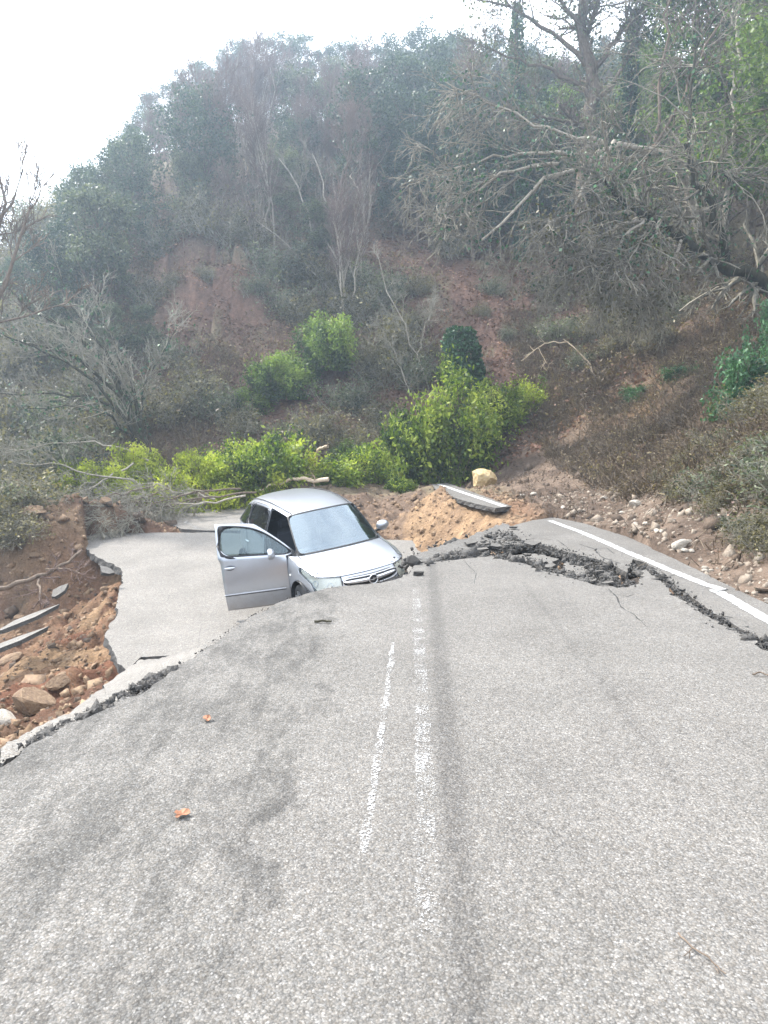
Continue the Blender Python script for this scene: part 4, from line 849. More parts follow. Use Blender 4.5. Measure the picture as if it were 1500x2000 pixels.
# broken pale branches spilling over the left bank
gb = at(175, 915, 21.5)
limb_tree('broken_branch', 'tangle of pale broken branches over the upper left slip', [([lt(290, 900, 22.2), lt(200, 860, 21.8), lt(100, 862, 21.5), lt(30, 880, 21)], .035, .01), ([lt(330, 950, 21), lt(220, 935, 20.5), lt(120, 910, 20.3), lt(40, 905, 20)], .035, .01), ([lt(260, 905, 21.5), lt(180, 950, 20), lt(100, 985, 19)], .03, .008), ([lt(420, 975, 20), lt(300, 945, 20), lt(215, 975, 19.4)], .03, .008), ([lt(480, 968, 20), lt(380, 985, 19.3), lt(250, 1000, 18.6)], .03, .008)],
          403, 9, 5, 3, .9, .5, .25, 'bark_pale', 'twig_grey', .05, cat='branch', ang=.5)
limb_tree('broken_branch', 'grey twiggy branches hanging over the rim behind the sunken slab', [([lt(500, 962, 20.5), lt(400, 968, 20), lt(320, 990, 19), lt(250, 1022, 18.3)], .03, .008), ([lt(470, 955, 20.6), lt(370, 962, 20), lt(240, 985, 19), lt(200, 1020, 18.3)], .03, .008), ([lt(430, 960, 20.6), lt(300, 1000, 19), lt(270, 1030, 18)], .02, .006)],
          404, 16, 7, 4, .8, .4, .25, 'bark_brown', 'twig_grey', -.05, droop=.06, cat='branch', ang=.6)
limb_tree('broken_branch', 'brown brushwood spilling over the left corner of the sunken slab', [([lt(330, 955, 19.5), lt(250, 985, 18.4), lt(200, 1015, 17.6), lt(180, 1040, 17.2)], .02, .008), ([lt(380, 960, 19.5), lt(300, 985, 18.6), (lt(255, 1015, 17.8)), lt(230, 1038, 17.3)], .02, .006), ([lt(300, 950, 19.6), lt(210, 970, 18.6), lt(130, 1010, 17.8)], .02, .006)],
          424, 18, 7, 4, .9, .45, .25, 'bark_brown', 'twig_grey', .0, droop=.05, cat='branch', ang=.7)
# pale leaning stems in the wood
limb_tree('leaning_saplings', 'clump of three pale stems leaning left in the middle of the wood', [([lt(512, 520, 41), lt(490, 450, 41), lt(455, 385, 41), lt(430, 330, 41)], .085, .03), ([lt(512, 520, 41), lt(505, 450, 41), lt(482, 380, 41), lt(475, 310, 41)], .08, .03), ([lt(512, 520, 41), lt(520, 440, 41), lt(505, 370, 41), lt(490, 300, 41)], .085, .03)], 425, 8, 6, 4, 1.6, .9, .5, 'dead', 'twig_mid', .15, cat='sapling', ang=.5, t0=.4)
limb_tree('leaning_saplings', 'fan of thin brown stems leaning left above the mid-green bushes', [([lt(700, 610, 35), lt(650, 500, 35.5), lt(590, 390, 36), lt(545, 310, 36.5)], .06, .02), ([lt(700, 610, 35), lt(670, 500, 35.5), lt(640, 400, 36), lt(610, 300, 36.5)], .055, .02), ([lt(700, 610, 35), lt(620, 540, 35), lt(560, 480, 35), lt(500, 430, 35)], .04, .015), ([lt(700, 610, 35), lt(700, 500, 35.5), lt(690, 400, 36), lt(700, 320, 36.5)], .05, .02)], 426, 10, 6, 4, 1.6, .9, .5, 'bark_pale', 'twig_mid', .15, cat='sapling', ang=.5, t0=.3)
limb_tree('dead_sapling', 'thin grey sapling arching over the slope left of the ivy-clad stump', [([lt(840, 770, 29.5), lt(815, 700, 29.8), lt(785, 630, 30), lt(755, 560, 30.4), lt(735, 490, 30.6)], .035, .012), ([lt(815, 700, 29.8), lt(830, 640, 30), lt(850, 590, 30.2)], .02, .008), ([lt(800, 770, 29), lt(775, 700, 29.4), lt(745, 640, 29.8)], .025, .01)], 427, 12, 6, 4, .9, .5, .3, 'bark_pale', 'twig_grey', .1, cat='sapling', ang=.6)
for q_, (px, py, D, s_) in enumerate(((120, 520, 41, 1.3), (75, 570, 40, 1.1), (55, 610, 38, 1.0), (90, 600, 38, 1.2), (150, 480, 43, 1.3), (30, 650, 36, 1.0))):
    p = at(px, py, D); place(SO[q_ % 3], p[0], p[1], s_, q_ * 1.3, ('olive', 'grey-green', 'olive')[q_ % 3] + ' scrub on the left shoulder of the hill', 'brush', ('olive', 'grey-green', 'olive')[q_ % 3] + ' scrub on the left shoulder of the hill')
for q_, (px, py, D, s_) in enumerate(((90, 690, 30, .42), (160, 660, 31.5, .5), (230, 640, 32.5, .5), (280, 690, 30, .36), (130, 720, 29, .36), (210, 700, 30, .38))):
    p = at(px, py, D); place(EV[4 + q_ % 2], p[0], p[1], s_, random.uniform(0, 6), 'small grey-green tree on the slope behind the crown of the leaning tree', 'tree', 'small grey-green trees behind the leaning tree')
# mossy branch across the left slip
limb_tree('fallen_branch', 'mossy fallen branch across the left slip below the sunken slab', [([lt(-20, 1152, 13), lt(50, 1138, 13.2), lt(90, 1120, 13.4), lt(130, 1098, 13.6), lt(160, 1075, 13.8)], .05, .025), ([lt(75, 1128, 13.4), lt(80, 1150, 13), lt(75, 1175, 12.6)], .03, .01), ([lt(90, 1112, 13.4), lt(130, 1110, 13.2), lt(155, 1120, 13)], .02, .008)],
          405, 6, 4, 2, .45, .25, .15, 'bark_brown', 'twig', .1, cat='branch')
# pale log behind the car
limb_tree('fallen_log', 'pale fallen log with broken end behind the car roof', [([lt(505, 958, 21.4), lt(545, 943, 21.3), lt(580, 935, 21.3), lt(615, 941, 21.2), lt(642, 936, 21.1)], .03, .065)],
          406, 2, 2, 2, .5, .3, .2, 'dead', 'dead', .1, cat='log')
limb_tree('broken_branch', 'short pale broken branch sticking up out of the green bushes', [([lt(612, 920, 22.2), lt(617, 895, 22.1), lt(620, 876, 22), lt(640, 872, 21.8)], .03, .05)], 430, 2, 2, 1, .3, .2, .1, 'dead', 'dead', .1, cat='branch')
# slender dead saplings on the slope
limb_tree('dead_sapling', 'bent pale sapling standing on the bare right slope', [([lt(1166, 772, 26.6), lt(1160, 735, 26.8), lt(1145, 700, 27), lt(1100, 662, 27.4)], .035, .02), ([lt(1110, 668, 27.4), lt(1060, 672, 27.6), lt(1018, 705, 27.8)], .022, .012), ([lt(1052, 680, 27.6), lt(1068, 710, 27.4)], .015, .01)], 407, 3, 2, 2, .5, .3, .2, 'dead', 'dead', .0, cat='sapling')
limb_tree('fallen_branch', 'pale root lying in the earth at the foot of the right bank', [([lt(1235, 905, 19.3), lt(1270, 885, 19.6), lt(1300, 878, 19.8), lt(1325, 868, 20)], .05, .03), ([lt(1270, 885, 19.6), lt(1290, 865, 19.9)], .03, .02)], 408, 3, 2, 1, .5, .3, .2, 'bark_pale', 'twig_grey', 0, cat='branch')
# the fallen tree on the right bank and its neighbours
ft = [([lt(1560, 575, 25), lt(1490, 548, 24.5), lt(1430, 530, 24), lt(1375, 492, 23.5), lt(1300, 435, 23), lt(1240, 410, 22.6)], .26, .12), ([lt(1430, 530, 24), lt(1400, 500, 23.6), lt(1415, 440, 23.2), lt(1375, 390, 23), lt(1345, 330, 23), (lt(1338, 280, 23))], .15, .05), ([lt(1375, 390, 23), lt(1390, 330, 23), lt(1430, 350, 22.8), lt(1440, 390, 22.5)], .09, .03),
      ([lt(1345, 330, 23), lt(1350, 240, 23), lt(1345, 120, 23), lt(1380, 60, 23), lt(1440, -20, 23)], .06, .02), ([lt(1240, 410, 22.6), lt(1200, 380, 22.3), lt(1180, 350, 22)], .10, .03), ([lt(1300, 435, 23), lt(1250, 470, 22), lt(1215, 520, 21.5)], .10, .03)]
limb_tree('fallen_tree', 'dark fallen tree with a spray of pale branches on top of the bank', ft, 410, 20, 6, 3, 2.9, 1.3, .6, 'bark_dark', 'twig_mid', .0, droop=.05, ang=.9, minr=.009, t0=.15, leafy=1500, leafm='ivy', ls=.11, lsp=.3)
limb_tree('arching_tree', 'pale arching tree bowing left above the slope', [([lt(1370, 480, 24), lt(1345, 330, 24), lt(1290, 285, 24), lt(1200, 276, 23.5), lt(1120, 305, 23), lt(1050, 350, 22.6), lt(1000, 410, 22.3), lt(940, 470, 22)], .13, .03), ([lt(1180, 278, 23.4), lt(1100, 270, 23), lt(1000, 210, 23), lt(915, 190, 23), lt(870, 160, 23)], .07, .015), ([lt(1090, 320, 22.8), lt(1000, 330, 22.6), lt(930, 370, 22.4), (lt(870, 430, 22.2))], .06, .012),
        ([lt(1200, 276, 23.5), lt(1160, 330, 22.6), lt(1120, 400, 22), lt(1100, 480, 21.6)], .07, .02), ([lt(1120, 305, 23), lt(1070, 290, 23), lt(1000, 300, 23), lt(900, 320, 23), lt(830, 350, 23)], .06, .012)], 411, 16, 6, 3, 2.4, 1.1, .55, 'bark_pale', 'twig_mid', .0, droop=.07, ang=.7, minr=.009, t0=.25, leafy=1500, leafm='ivy', ls=.11, lsp=.35)
limb_tree('hanging_branches', 'curtain of pale drooping branches at the front of the bank', [([lt(1260, 430, 22.5), lt(1200, 440, 22), lt(1150, 480, 21.6), lt(1090, 560, 21.6)], .07, .015), ([lt(1260, 430, 22.5), lt(1220, 460, 21.7), lt(1190, 530, 21.4), lt(1180, 600, 21.6)], .06, .012), ([lt(1290, 430, 22.5), lt(1270, 480, 21.8), lt(1240, 550, 21.6), lt(1235, 610, 21.8)], .06, .012), ([lt(1240, 420, 22.5), lt(1140, 410, 22), lt(1060, 440, 21.8), lt(1010, 520, 22)], .06, .012), ([lt(1330, 470, 22.5), lt(1310, 520, 22), lt(1290, 590, 22)], .05, .01)],
          412, 16, 6, 3, 1.5, .8, .45, 'bark_pale', 'twig_mid', -.05, droop=.10, cat='branches', leafy=2600, leafm='olive', ls=.10, lsp=.3, ang=.6, minr=.007)
# crossing thin trunks at the right
limb_tree('thin_tree', 'slender straight trunk crossing the right side of the picture', [([lt(1240, 400, 24), lt(1265, 330, 24), lt(1285, 260, 24), lt(1290, 160, 24), lt(1305, 20, 24), lt(1310, -60, 24)], .06, .03), ([lt(1270, 300, 24), lt(1330, 200, 24), lt(1375, 90, 24), lt(1460, -20, 24)], .05, .02)], 413, 9, 6, 4, 1.8, .8, .4, 'bark_brown', 'twig', .1, minr=.006)
limb_tree('birch_like_tree', 'pale thin trunk standing straight near the right edge', [([lt(1420, 470, 27), lt(1425, 330, 27), lt(1432, 200, 27), lt(1445, 60, 27), lt(1450, -60, 27)], .10, .05), ([lt(1430, 240, 27), lt(1465, 190, 27), lt(1485, 120, 27), lt(1470, 60, 27)], .07, .03)], 414, 10, 6, 4, 1.8, .8, .4, 'bark_pale', 'twig_grey', .1, minr=.006)
# big bare oak in the sky gap and the ivy-covered stems
ob = at(1150, 400, 34); ob = (ob[0], ob[1], z_at(ob[0], ob[1]) - .3)
limb_tree('oak_tree', 'big bare oak with knotted crown in the gap of sky', [([ob, lt(1150, 260, 34), lt(1145, 150, 34), lt(1140, 60, 34), lt(1135, -80, 34)], .34, .2), ([lt(1145, 165, 34), lt(1210, 60, 34), lt(1290, -20, 34)], .14, .05), ([lt(1145, 130, 34), lt(1080, 60, 34), lt(1000, 10, 34), lt(930, 0, 34)], .12, .03), ([lt(1148, 200, 34), lt(1200, 170, 34), lt(1230, 100, 34), lt(1260, 20, 34)], .12, .04), ([lt(1146, 180, 34), lt(1090, 140, 34), lt(1020, 120, 34), lt(940, 90, 34)], .10, .03), ([lt(1142, 80, 34), lt(1180, -30, 34)], .12, .06), ([lt(1140, 60, 34), lt(1070, -30, 34)], .12, .06), ([lt(1150, 250, 34), lt(1080, 230, 33.5), lt(1000, 215, 33.3)], .1, .03)],
          415, 13, 6, 5, 2.2, 1.2, .6, 'bark_brown', 'bark_brown', .1, ang=.9, leafy=4500, leafm='leaf_grey', minr=.008, lsp=.3, ls=.13)
TE = [evergreen('tall_evergreen', 120 + i, 13, 3.4, 15000, ('leaf_mid', 'leaf_mid')[i], .17, .08) for i in range(2)]
for i, (px, D, s, lb_) in enumerate(((1310, 33, 1.05, 'tall ivy-hung evergreen just right of the sky gap'), (1400, 31, 1.1, 'tall evergreen behind the thin pale trunk'), (1490, 28, 1.1, 'tall evergreen at the upper right edge'), (1260, 38, .72, 'shorter evergreen behind the right-hand trees'), (1560, 24, 1.0, 'tall evergreen just beyond the right edge'), (1440, 35, 1.25, 'tallest evergreen at the top right'),
                                     (1070, 40, .55, 'green tree below the oak on the left'), (1180, 38, .5, 'green tree below the oak on the right'))):
    x = (px - CX) / FPX * D; place(TE[i % 2], x, D, s, random.uniform(0, 6), lb_, 'tree')
for i, (px, D, H, lb_) in enumerate(((1008, 38, 13, 'ivy-covered thin stem left of the oak'), (1225, 36, 12, 'ivy-covered thin stem right of the oak'))):
    x = (px - CX) / FPX * D; ivy_stump('ivy_clad_tree', 320 + i, H, .35, 5200, (x, D, z_at(x, D)), 0, lb_, .14, tl=(-.03, 0))['category'] = 'tree'
# undergrowth cover (nobody could count it): low leafy twigs and litter over the slopes
def cover(name, label, n, box, mats, size, seed, mask, lift=.25, k=3, cat='undergrowth', flat=0, aspect=.4, stalk=0):
    r = np.random.default_rng(seed); x = r.uniform(box[0], box[1], n); y = r.uniform(box[2], box[3], n); m = mask(x, y, r); x, y = x[m], y[m]
    for poly, _ in FORM:
        m = ~inside(x, y, poly); x, y = x[m], y[m]
    z = T(x, y); P_ = np.c_[x, y, z]; b = Bag()
    if stalk:
        d = r.normal(size=(len(x), 3)) * .7; d[:, 2] = np.abs(d[:, 2]) + .4; d /= np.linalg.norm(d, axis=1, keepdims=True); L = (stalk * r.uniform(.3, 1.3, len(x)))[:, None]
        mid = P_ + d * L * .55 + r.normal(size=P_.shape) * .04; e = P_ + d * L + r.normal(size=P_.shape) * .08 - np.c_[np.zeros(len(x)), np.zeros(len(x)), L[:, 0] * .12]
        pl = np.stack([P_, mid, e], 1); b.add(tubes(pl, np.tile(np.array([.009, .007, .004]), (len(x), 1)), 3), 0, np.repeat(r.uniform(0, 1, len(x)), 9))
    if k:
        Q = np.repeat(P_, k, 0); Q[:, 2] += np.abs(r.normal(size=len(Q))) * lift; Q[:, :2] += r.normal(size=(len(Q), 2)) * .12; tone = np.repeat(fbm(x * .8, y * .8, 3, seed) * 1.6 - .3, k); tn = np.repeat(np.clip(tone + r.normal(size=len(Q)) * .18, 0, 1), 4)
        b.add(leaves(Q, size, r, aspect, 0, flat), len(mats) - 1, tn, False)
    return tag(link(name, b.mesh(name, [M[m_] for m_ in mats])), label, cat, kind='stuff')
def dens(seed, lo, hi, sc_=2.5): return lambda x, y, r: r.uniform(size=len(x)) < sstep(lo, hi, fbm(x / sc_, y / sc_, 4, seed))
def scar(x, y): return np.clip(1.3 * gw(x, y, -8, 33, 3.0, 2.6) + 1.1 * gw(x, y, 5.2, 30.5, 3.6, 3.2) + 1.0 * gw(x, y, 4, 36, 3.6, 3.2) + gw(x, y, -4, 28, 2.0, 1.5) + .8 * gw(x, y, 0, 31, 2.2, 2.5), 0, .93)
d1 = dens(5, .35, .55); d2 = dens(6, .28, .52, 1.2); d3 = dens(8, .3, .6, 1.2)
cover('undergrowth', 'grey-green undergrowth covering the hillside', 60000, (-26, 24, 25, 60), ['litter_brown', 'olive_brown'], .15, 1, lambda x, y, r: d1(x, y, r) & (r.uniform(size=len(x)) > scar(x, y)) & (y > 24.5 - .0 * x), .35, 3, stalk=.9)
cover('leaf_litter', 'reddish leaf litter lying on the slopes', 90000, (-20, 16, 24, 44), ['litter'], .14, 2, lambda x, y, r: (x < 9) | (y > 30), .03, 1, 'leaf litter', .7, .7)
cover('bank_growth', 'dry stalks and creepers over the right bank', 60000, (5.2, 17, 5, 33), ['litter_brown', 'olive_brown'], .08, 3, lambda x, y, r: d2(x, y, r), .12, 3, stalk=.5)
cover('bank_litter', 'brown leaves and twigs scattered over the right bank', 60000, (5.0, 16, 5, 32), ['litter_brown', 'litter_dark'], .075, 4, lambda x, y, r: d3(x, y, r), .02, 1, 'litter', .6, .6, stalk=.22)
cover('left_growth', 'brown stalks covering the left hillside below the wood', 26000, (-24, -6, 17, 36), ['litter_brown', 'olive_brown'], .11, 5, lambda x, y, r: (y > 19 - .0 * x) & (r.uniform(size=len(x)) > scar(x, y)) & (np.hypot(x + 5, y - 14) > 4.2), .25, 2, stalk=.8)
cover('mud_litter', 'twigs and leaves on the mud apron', 1500, (2.6, 6, 9, 27), ['litter_brown', 'litter'], .05, 6, lambda x, y, r: d3(x, y, r), .01, 1, 'litter', .8, .6, stalk=.15)

# ------------------------------------------------------------------ small things on the road
def road_leaf(px, py, s, rz, label):
    p = atz(px, py, .012); r = np.random.default_rng(int(px)); bm = bmesh.new(); n = 22; vs = []
    for i in range(n):
        a = i / n * 6.283; rr = s * (.62 + .38 * abs(math.cos(a * 2.5))) * r.uniform(.85, 1.1); vs.append(bm.verts.new((rr * math.cos(a), rr * math.sin(a), .006 * math.sin(a * 3) + .008)))
    c_ = bm.verts.new((0, 0, 0))
    for i in range(n): bm.faces.new((vs[i], vs[(i + 1) % n], c_))
    me = bpy.data.meshes.new('leaf'); bm.to_mesh(me); bm.free(); o = link('fallen_leaf', me, None, [leafo]); o.location = p; o.rotation_euler = (.08, -.06, rz)
    md = o.modifiers.new('thickness', 'SOLIDIFY'); md.thickness = .0015
    return tag(o, label, 'leaf')
leafo = plain('dry_orange_leaf', (.26, .115, .06), .7, scale=60)
road_leaf(356, 1590, .035, .4, 'dry orange leaf on the left lane, the nearer one')
road_leaf(405, 1404, .032, 1.4, 'small dry orange leaf on the left lane near the torn edge')
limb_tree('twig', 'thin forked twig lying on the right lane in the foreground', [([tuple(atz(1325, 1822, .012)), tuple(atz(1350, 1850, .016)), tuple(atz(1375, 1862, .014)), tuple(atz(1418, 1902, .012))], .003, .0018), ([tuple(atz(1352, 1852, .014)), tuple(atz(1335, 1868, .012))], .0018, .001)], 501, 1, 1, 1, .04, .02, .01, 'bark_brown', 'bark_brown', 0, cat='twig', minr=.0008)
limb_tree('twig', 'short dark stick lying on the road in front of the car', [([tuple(atz(614, 1214, .015)), tuple(atz(630, 1212, .02)), tuple(atz(647, 1214, .015))], .011, .008)], 502, 1, 1, 1, .03, .02, .01, 'bark_dark', 'bark_dark', 0, cat='twig', minr=.001)
limb_tree('twig', 'small curled twig at the right edge of the road', [([tuple(atz(1470, 1317, .012)), tuple(atz(1485, 1312, .025)), tuple(atz(1510, 1322, .012))], .006, .004)], 503, 3, 2, 1, .08, .04, .02, 'bark_brown', 'bark_brown', 0, cat='twig', minr=.001)

# ------------------------------------------------------------------ the car (local: x forward, y left, z up)
t = NT('silver_paint'); v = t.coord(); f = t.noise(v, 900, 2); g = t.noise(v, 3, 4)
pc = t.mix(t.ramp(g, [(.35, 0.0), (.75, .35)]), (.44, .46, .50), (.40, .405, .415))
szp = t.n.new('ShaderNodeSeparateXYZ'); t.link(v, szp.inputs[0])
dirt = t.math('MULTIPLY', t.ramp(t.math('ADD', szp.outputs[2], t.math('MULTIPLY', t.noise(v, 7, 8, .7), .5)), [(.42, 1.0), (.80, 0.0)]), .55)
dust = t.math('ADD', dirt, t.math('MULTIPLY', t.ramp(t.noise(v, 22, 8, .75), [(.5, 0.0), (.75, 1.0)]), .10), clamp=True)
t.base(t.mix(dust, pc, (.23, .185, .14))); t.link(t.math('SUBTRACT', .7, t.math('MULTIPLY', dust, .7)), t.p.inputs['Metallic']); t.link(t.math('ADD', .30, t.math('MULTIPLY', dust, .5)), t.p.inputs['Roughness'])
t.p.inputs['Coat Weight'].default_value = .5; t.p.inputs['Coat Roughness'].default_value = .12; t.link(t.bump(f, .06, .001), t.p.inputs['Normal']); M['paint'] = t.m
M['black'] = plain('black_plastic', (.018, .018, .02), .55); M['seam'] = plain('panel_gap', (.03, .03, .035), .8)
M['chrome'] = plain('chrome_trim', (.80, .81, .83), .28, .75, .03); M['rubber'] = plain('tyre_rubber', (.025, .025, .026), .85); M['rim'] = plain('alloy_rim', (.42, .43, .45), .35, .8, .08)
M['cloth'] = plain('dark_seat_cloth', (.035, .04, .055), .9, scale=80); M['dash'] = plain('grey_dashboard', (.05, .052, .06), .7)
def glassm(name, tintc, mixf):
    t = NT(name); t.n.remove(t.p); tr = t.n.new('ShaderNodeBsdfTransparent'); tr.inputs[0].default_value = (*tintc, 1); gl = t.n.new('ShaderNodeBsdfGlossy'); gl.inputs['Roughness'].default_value = .012; gl.inputs[0].default_value = (.80, .92, 1, 1)
    fr = t.n.new('ShaderNodeFresnel'); fr.inputs[0].default_value = 1.5; a = t.math('ADD', fr.outputs[0], mixf, clamp=True); ms = t.n.new('ShaderNodeMixShader'); t.link(a, ms.inputs[0]); t.link(tr.outputs[0], ms.inputs[1]); t.link(gl.outputs[0], ms.inputs[2]); t.link(ms.outputs[0], t.out.inputs[0]); return t.m
M['wind'] = glassm('windscreen_glass', (.36, .46, .50), .20); M['side'] = glassm('tinted_side_glass', (.22, .26, .29), .05); M['doorglass'] = glassm('clear_door_glass', (.50, .57, .58), .03); M['lens'] = glassm('headlight_lens', (.97, .97, .95), .05)
t = NT('headlight_reflector'); t.base((.86, .83, .74)); t.rough(.4); M['refl'] = t.m

CAR = empty('silver_car', (-1.045, 12.235, -1.02))
tag(CAR, 'silver hatchback car sunk nose-down in the hole with its front door open', 'car')
CAR.rotation_euler = (Matrix.Rotation(R(-61.7), 3, 'Z') @ Matrix.Rotation(R(2.9), 3, 'Y') @ Matrix.Rotation(R(8.2), 3, 'X')).to_euler()
ZR = [.20, .40, .60, .76, None]                      # rows of the side band
# side stations: x at belt, half width at belt, belt height
SD = [(1.60, .735, .80), (1.22, .79, .905), (.80, .805, .965), (.64, .81, .98), (.44, .812, .995), (-.20, .815, 1.03), (-.62, .81, 1.05), (-1.15, .795, 1.08), (-1.55, .765, 1.10), (-1.82, .71, 1.10)]
FR = [(1.925, .0, .80), (1.915, .21, .80), (1.875, .43, .80), (1.77, .62, .80)]   # leading edge of the bonnet, centre to corner
RR = [(-1.93, .57, 1.09), (-1.975, .40, 1.08), (-2.0, .20, 1.08), (-2.005, 0, 1.08)]
ROOF = {0: [(1.67, .64, .835), (1.74, .45, .85), (1.79, .22, .855), (1.80, 0, .86)],
        1: [(1.34, .70, .925), (1.42, .50, .945), (1.46, .25, .957), (1.47, 0, .96)],
        2: [(.97, .69, .975), (1.11, .50, 1.005), (1.18, .26, 1.02), (1.21, 0, 1.025)],
        3: [(.70, .645, 1.235), (.82, .465, 1.27), (.885, .24, 1.285), (.91, 0, 1.29)],
        4: [(.38, .575, 1.475), (.47, .43, 1.51), (.53, .22, 1.525), (.55, 0, 1.53)],
        5: [(-.20, .60, 1.545), (-.20, .47, 1.595), (-.20, .24, 1.615), (-.20, 0, 1.62)],
        6: [(-.62, .60, 1.55), (-.62, .47, 1.605), (-.62, .24, 1.625), (-.62, 0, 1.63)],
        7: [(-1.15, .585, 1.52), (-1.15, .46, 1.58), (-1.15, .24, 1.605), (-1.15, 0, 1.61)],
        8: [(-1.52, .56, 1.455), (-1.56, .44, 1.52), (-1.58, .23, 1.55), (-1.58, 0, 1.555)],
        9: [(-1.74, .53, 1.34), (-1.80, .42, 1.38), (-1.83, .22, 1.40), (-1.835, 0, 1.405)]}
def band_pt(p, j):
    x, y, z4 = p; z = ZR[j] if j < 4 else z4
    if j < 4: z = [.20, .40, .58, .69][j] if z4 < .85 else [.20, .42, .64, .5 * (.64 + z4) + .03][j]
    wy = [.93, 1.03, 1.045, 1.03, 1.0][j]
    if x > 1.5: dx = [.03, .10, .10, .06, 0][j] * min(1, (x - 1.5) / .25)
    elif x < -1.7: dx = -[.04, .08, .05, .03, 0][j]
    else: dx = 0
    return (x + dx, y * wy, z)
def build_cage():
    bm = bmesh.new(); lay = bm.faces.layers.int.new('part'); vd = {}
    def V(x, y, z):
        k = (round(x, 4), round(y, 4), round(z, 4))
        if k not in vd: vd[k] = bm.verts.new((x, y, z))
        return vd[k]
    ring = FR + SD + RR
    def face(ps, part, sy):
        ps = [(p[0], p[1] * sy, p[2]) for p in ps]; vs = []
        for p in ps:
            v_ = V(*p)
            if v_ not in vs: vs.append(v_)
        if len(vs) < 3: return
        if sy < 0: vs = vs[::-1]
        try: f = bm.faces.new(vs); f[lay] = part
        except ValueError: pass
    for sy in (1, -1):
        for i in range(len(ring) - 1):
            for j in range(4):
                part = 0
                si = i - len(FR)            # between side stations si, si+1
                if 2 <= si <= 4: part = 10 if sy < 0 else 11          # front doors
                if 5 <= si <= 6: part = 12 if sy < 0 else 13          # rear doors
                if j == 3 and i in (2, 3, 4): part = 20 if sy < 0 else 21  # headlights
                if j == 2 and i in (2, 3): part = 20 if sy < 0 else 21
                if j == 3 and len(FR) + len(SD) - 1 <= i <= len(FR) + len(SD): part = 22 if sy < 0 else 23
                face([band_pt(ring[i], j), band_pt(ring[i + 1], j), band_pt(ring[i + 1], j + 1), band_pt(ring[i], j + 1)], part, sy)
        # top skin: columns belt(4) ,3,2,1,0
        rows = [[SD[s]] + ROOF[s] for s in range(10)]
        front = [FR[3], FR[2], FR[1], FR[0]]; rear = RR
        for k in range(4):          # front edge strip: SD0 & FR against row 0
            a = ([SD[0]] + front)[k]; b_ = ([SD[0]] + front)[k + 1]; c = rows[0][k]; d = rows[0][k + 1]
            face([a, c, d, b_] if k else [a, d, b_], 30, sy)
        for k in range(4):
            a = ([SD[9]] + rear)[k]; b_ = ([SD[9]] + rear)[k + 1]; c = rows[9][k]; d = rows[9][k + 1]
            face([a, b_, d, c] if k else [a, b_, d], 43, sy)
        for s in range(9):
            for k in range(4):
                part = 0
                if s < 2: part = 30                                   # bonnet
                if s < 2 and k == 0: part = 0
                if s in (2, 3) and k >= 1: part = 40                  # windscreen
                if 2 <= s <= 4 and k == 0: part = 41 if sy < 0 else 44
                if 5 <= s <= 6 and k == 0: part = 42 if sy < 0 else 45
                if 7 <= s <= 8 and k == 0: part = 46 if sy < 0 else 47
                if s == 8 and k >= 2: part = 0
                face([rows[s][k], rows[s + 1][k], rows[s + 1][k + 1], rows[s][k + 1]], part, sy)
    bmesh.ops.recalc_face_normals(bm, faces=bm.faces)
    c = sum(((f.calc_center_median() - Vector((0, 0, .9))).dot(f.normal) for f in bm.faces))
    if c < 0: bmesh.ops.reverse_faces(bm, faces=bm.faces)
    # frames round the glass: the inset rim stays with its neighbour (windscreen rim 50, others paint)
    lay = bm.faces.layers.int['part']
    cr = bm.edges.layers.float.get('crease_edge') or bm.edges.layers.float.new('crease_edge')
    def crease(part, v_):
        for e in bm.edges:
            k = [f[lay] == part for f in e.link_faces]
            if k.count(True) == 1: e[cr] = max(e[cr], v_)
    for part in (40, 41, 44, 42, 45, 46, 47): crease(part, .75)
    for part in (20, 21, 30): crease(part, .5)
    for part, th, rim in ((40, .016, 50), (41, .03, 10), (44, .03, 11), (42, .03, 12), (45, .03, 13), (46, .03, 0), (47, .03, 0), (43, .05, 0)):
        fs = [f for f in bm.faces if f[lay] == part]
        r_ = bmesh.ops.inset_region(bm, faces=fs, thickness=th, use_even_offset=True)
        for f in r_['faces']: f[lay] = rim
        crease(part, .9)
    cv = bm.verts.layers.float.get('crease_vert') or bm.verts.layers.float.new('crease_vert')
    for part in (40, 41, 44, 42, 45, 46, 47):
        for v_ in bm.verts:
            es = [e for e in v_.link_edges if [f[lay] == part for f in e.link_faces].count(True) == 1]
            if len(es) == 2:
                a, b_ = [(e.other_vert(v_).co - v_.co).normalized() for e in es]
                if a.dot(b_) > -.72: v_[cv] = .95
    return bm
def subdivide(bm, lv):
    me = bpy.data.meshes.new('cage'); bm.to_mesh(me); o = bpy.data.objects.new('cage', me); C.objects.link(o)
    m = o.modifiers.new('s', 'SUBSURF'); m.levels = lv; m.render_levels = lv; m.boundary_smooth = 'PRESERVE_CORNERS'
    dg = bpy.context.evaluated_depsgraph_get(); e = o.evaluated_get(dg); me2 = bpy.data.meshes.new_from_object(e)
    bpy.data.objects.remove(o); b2 = bmesh.new(); b2.from_mesh(me2); return b2
cage = build_cage(); cl_ = cage.faces.layers.int['part']
full = subdivide(cage, 3); lay = full.faces.layers.int['part']
WHEELS = [(1.22, -.70), (1.22, .70), (-1.41, -.70), (-1.41, .70)]
kill = []
for f in full.faces:
    c = f.calc_center_median()
    if f[lay] in (0, 10, 11, 12, 13, 20, 21) and abs(c.y) > .55:
        for wx, wy in WHEELS:
            if wy * c.y > 0 and (c.x - wx) ** 2 + (c.z - .31) ** 2 < .355 ** 2: kill.append(f); break
kill = list(set(kill)); bmesh.ops.delete(full, geom=kill, context='FACES')
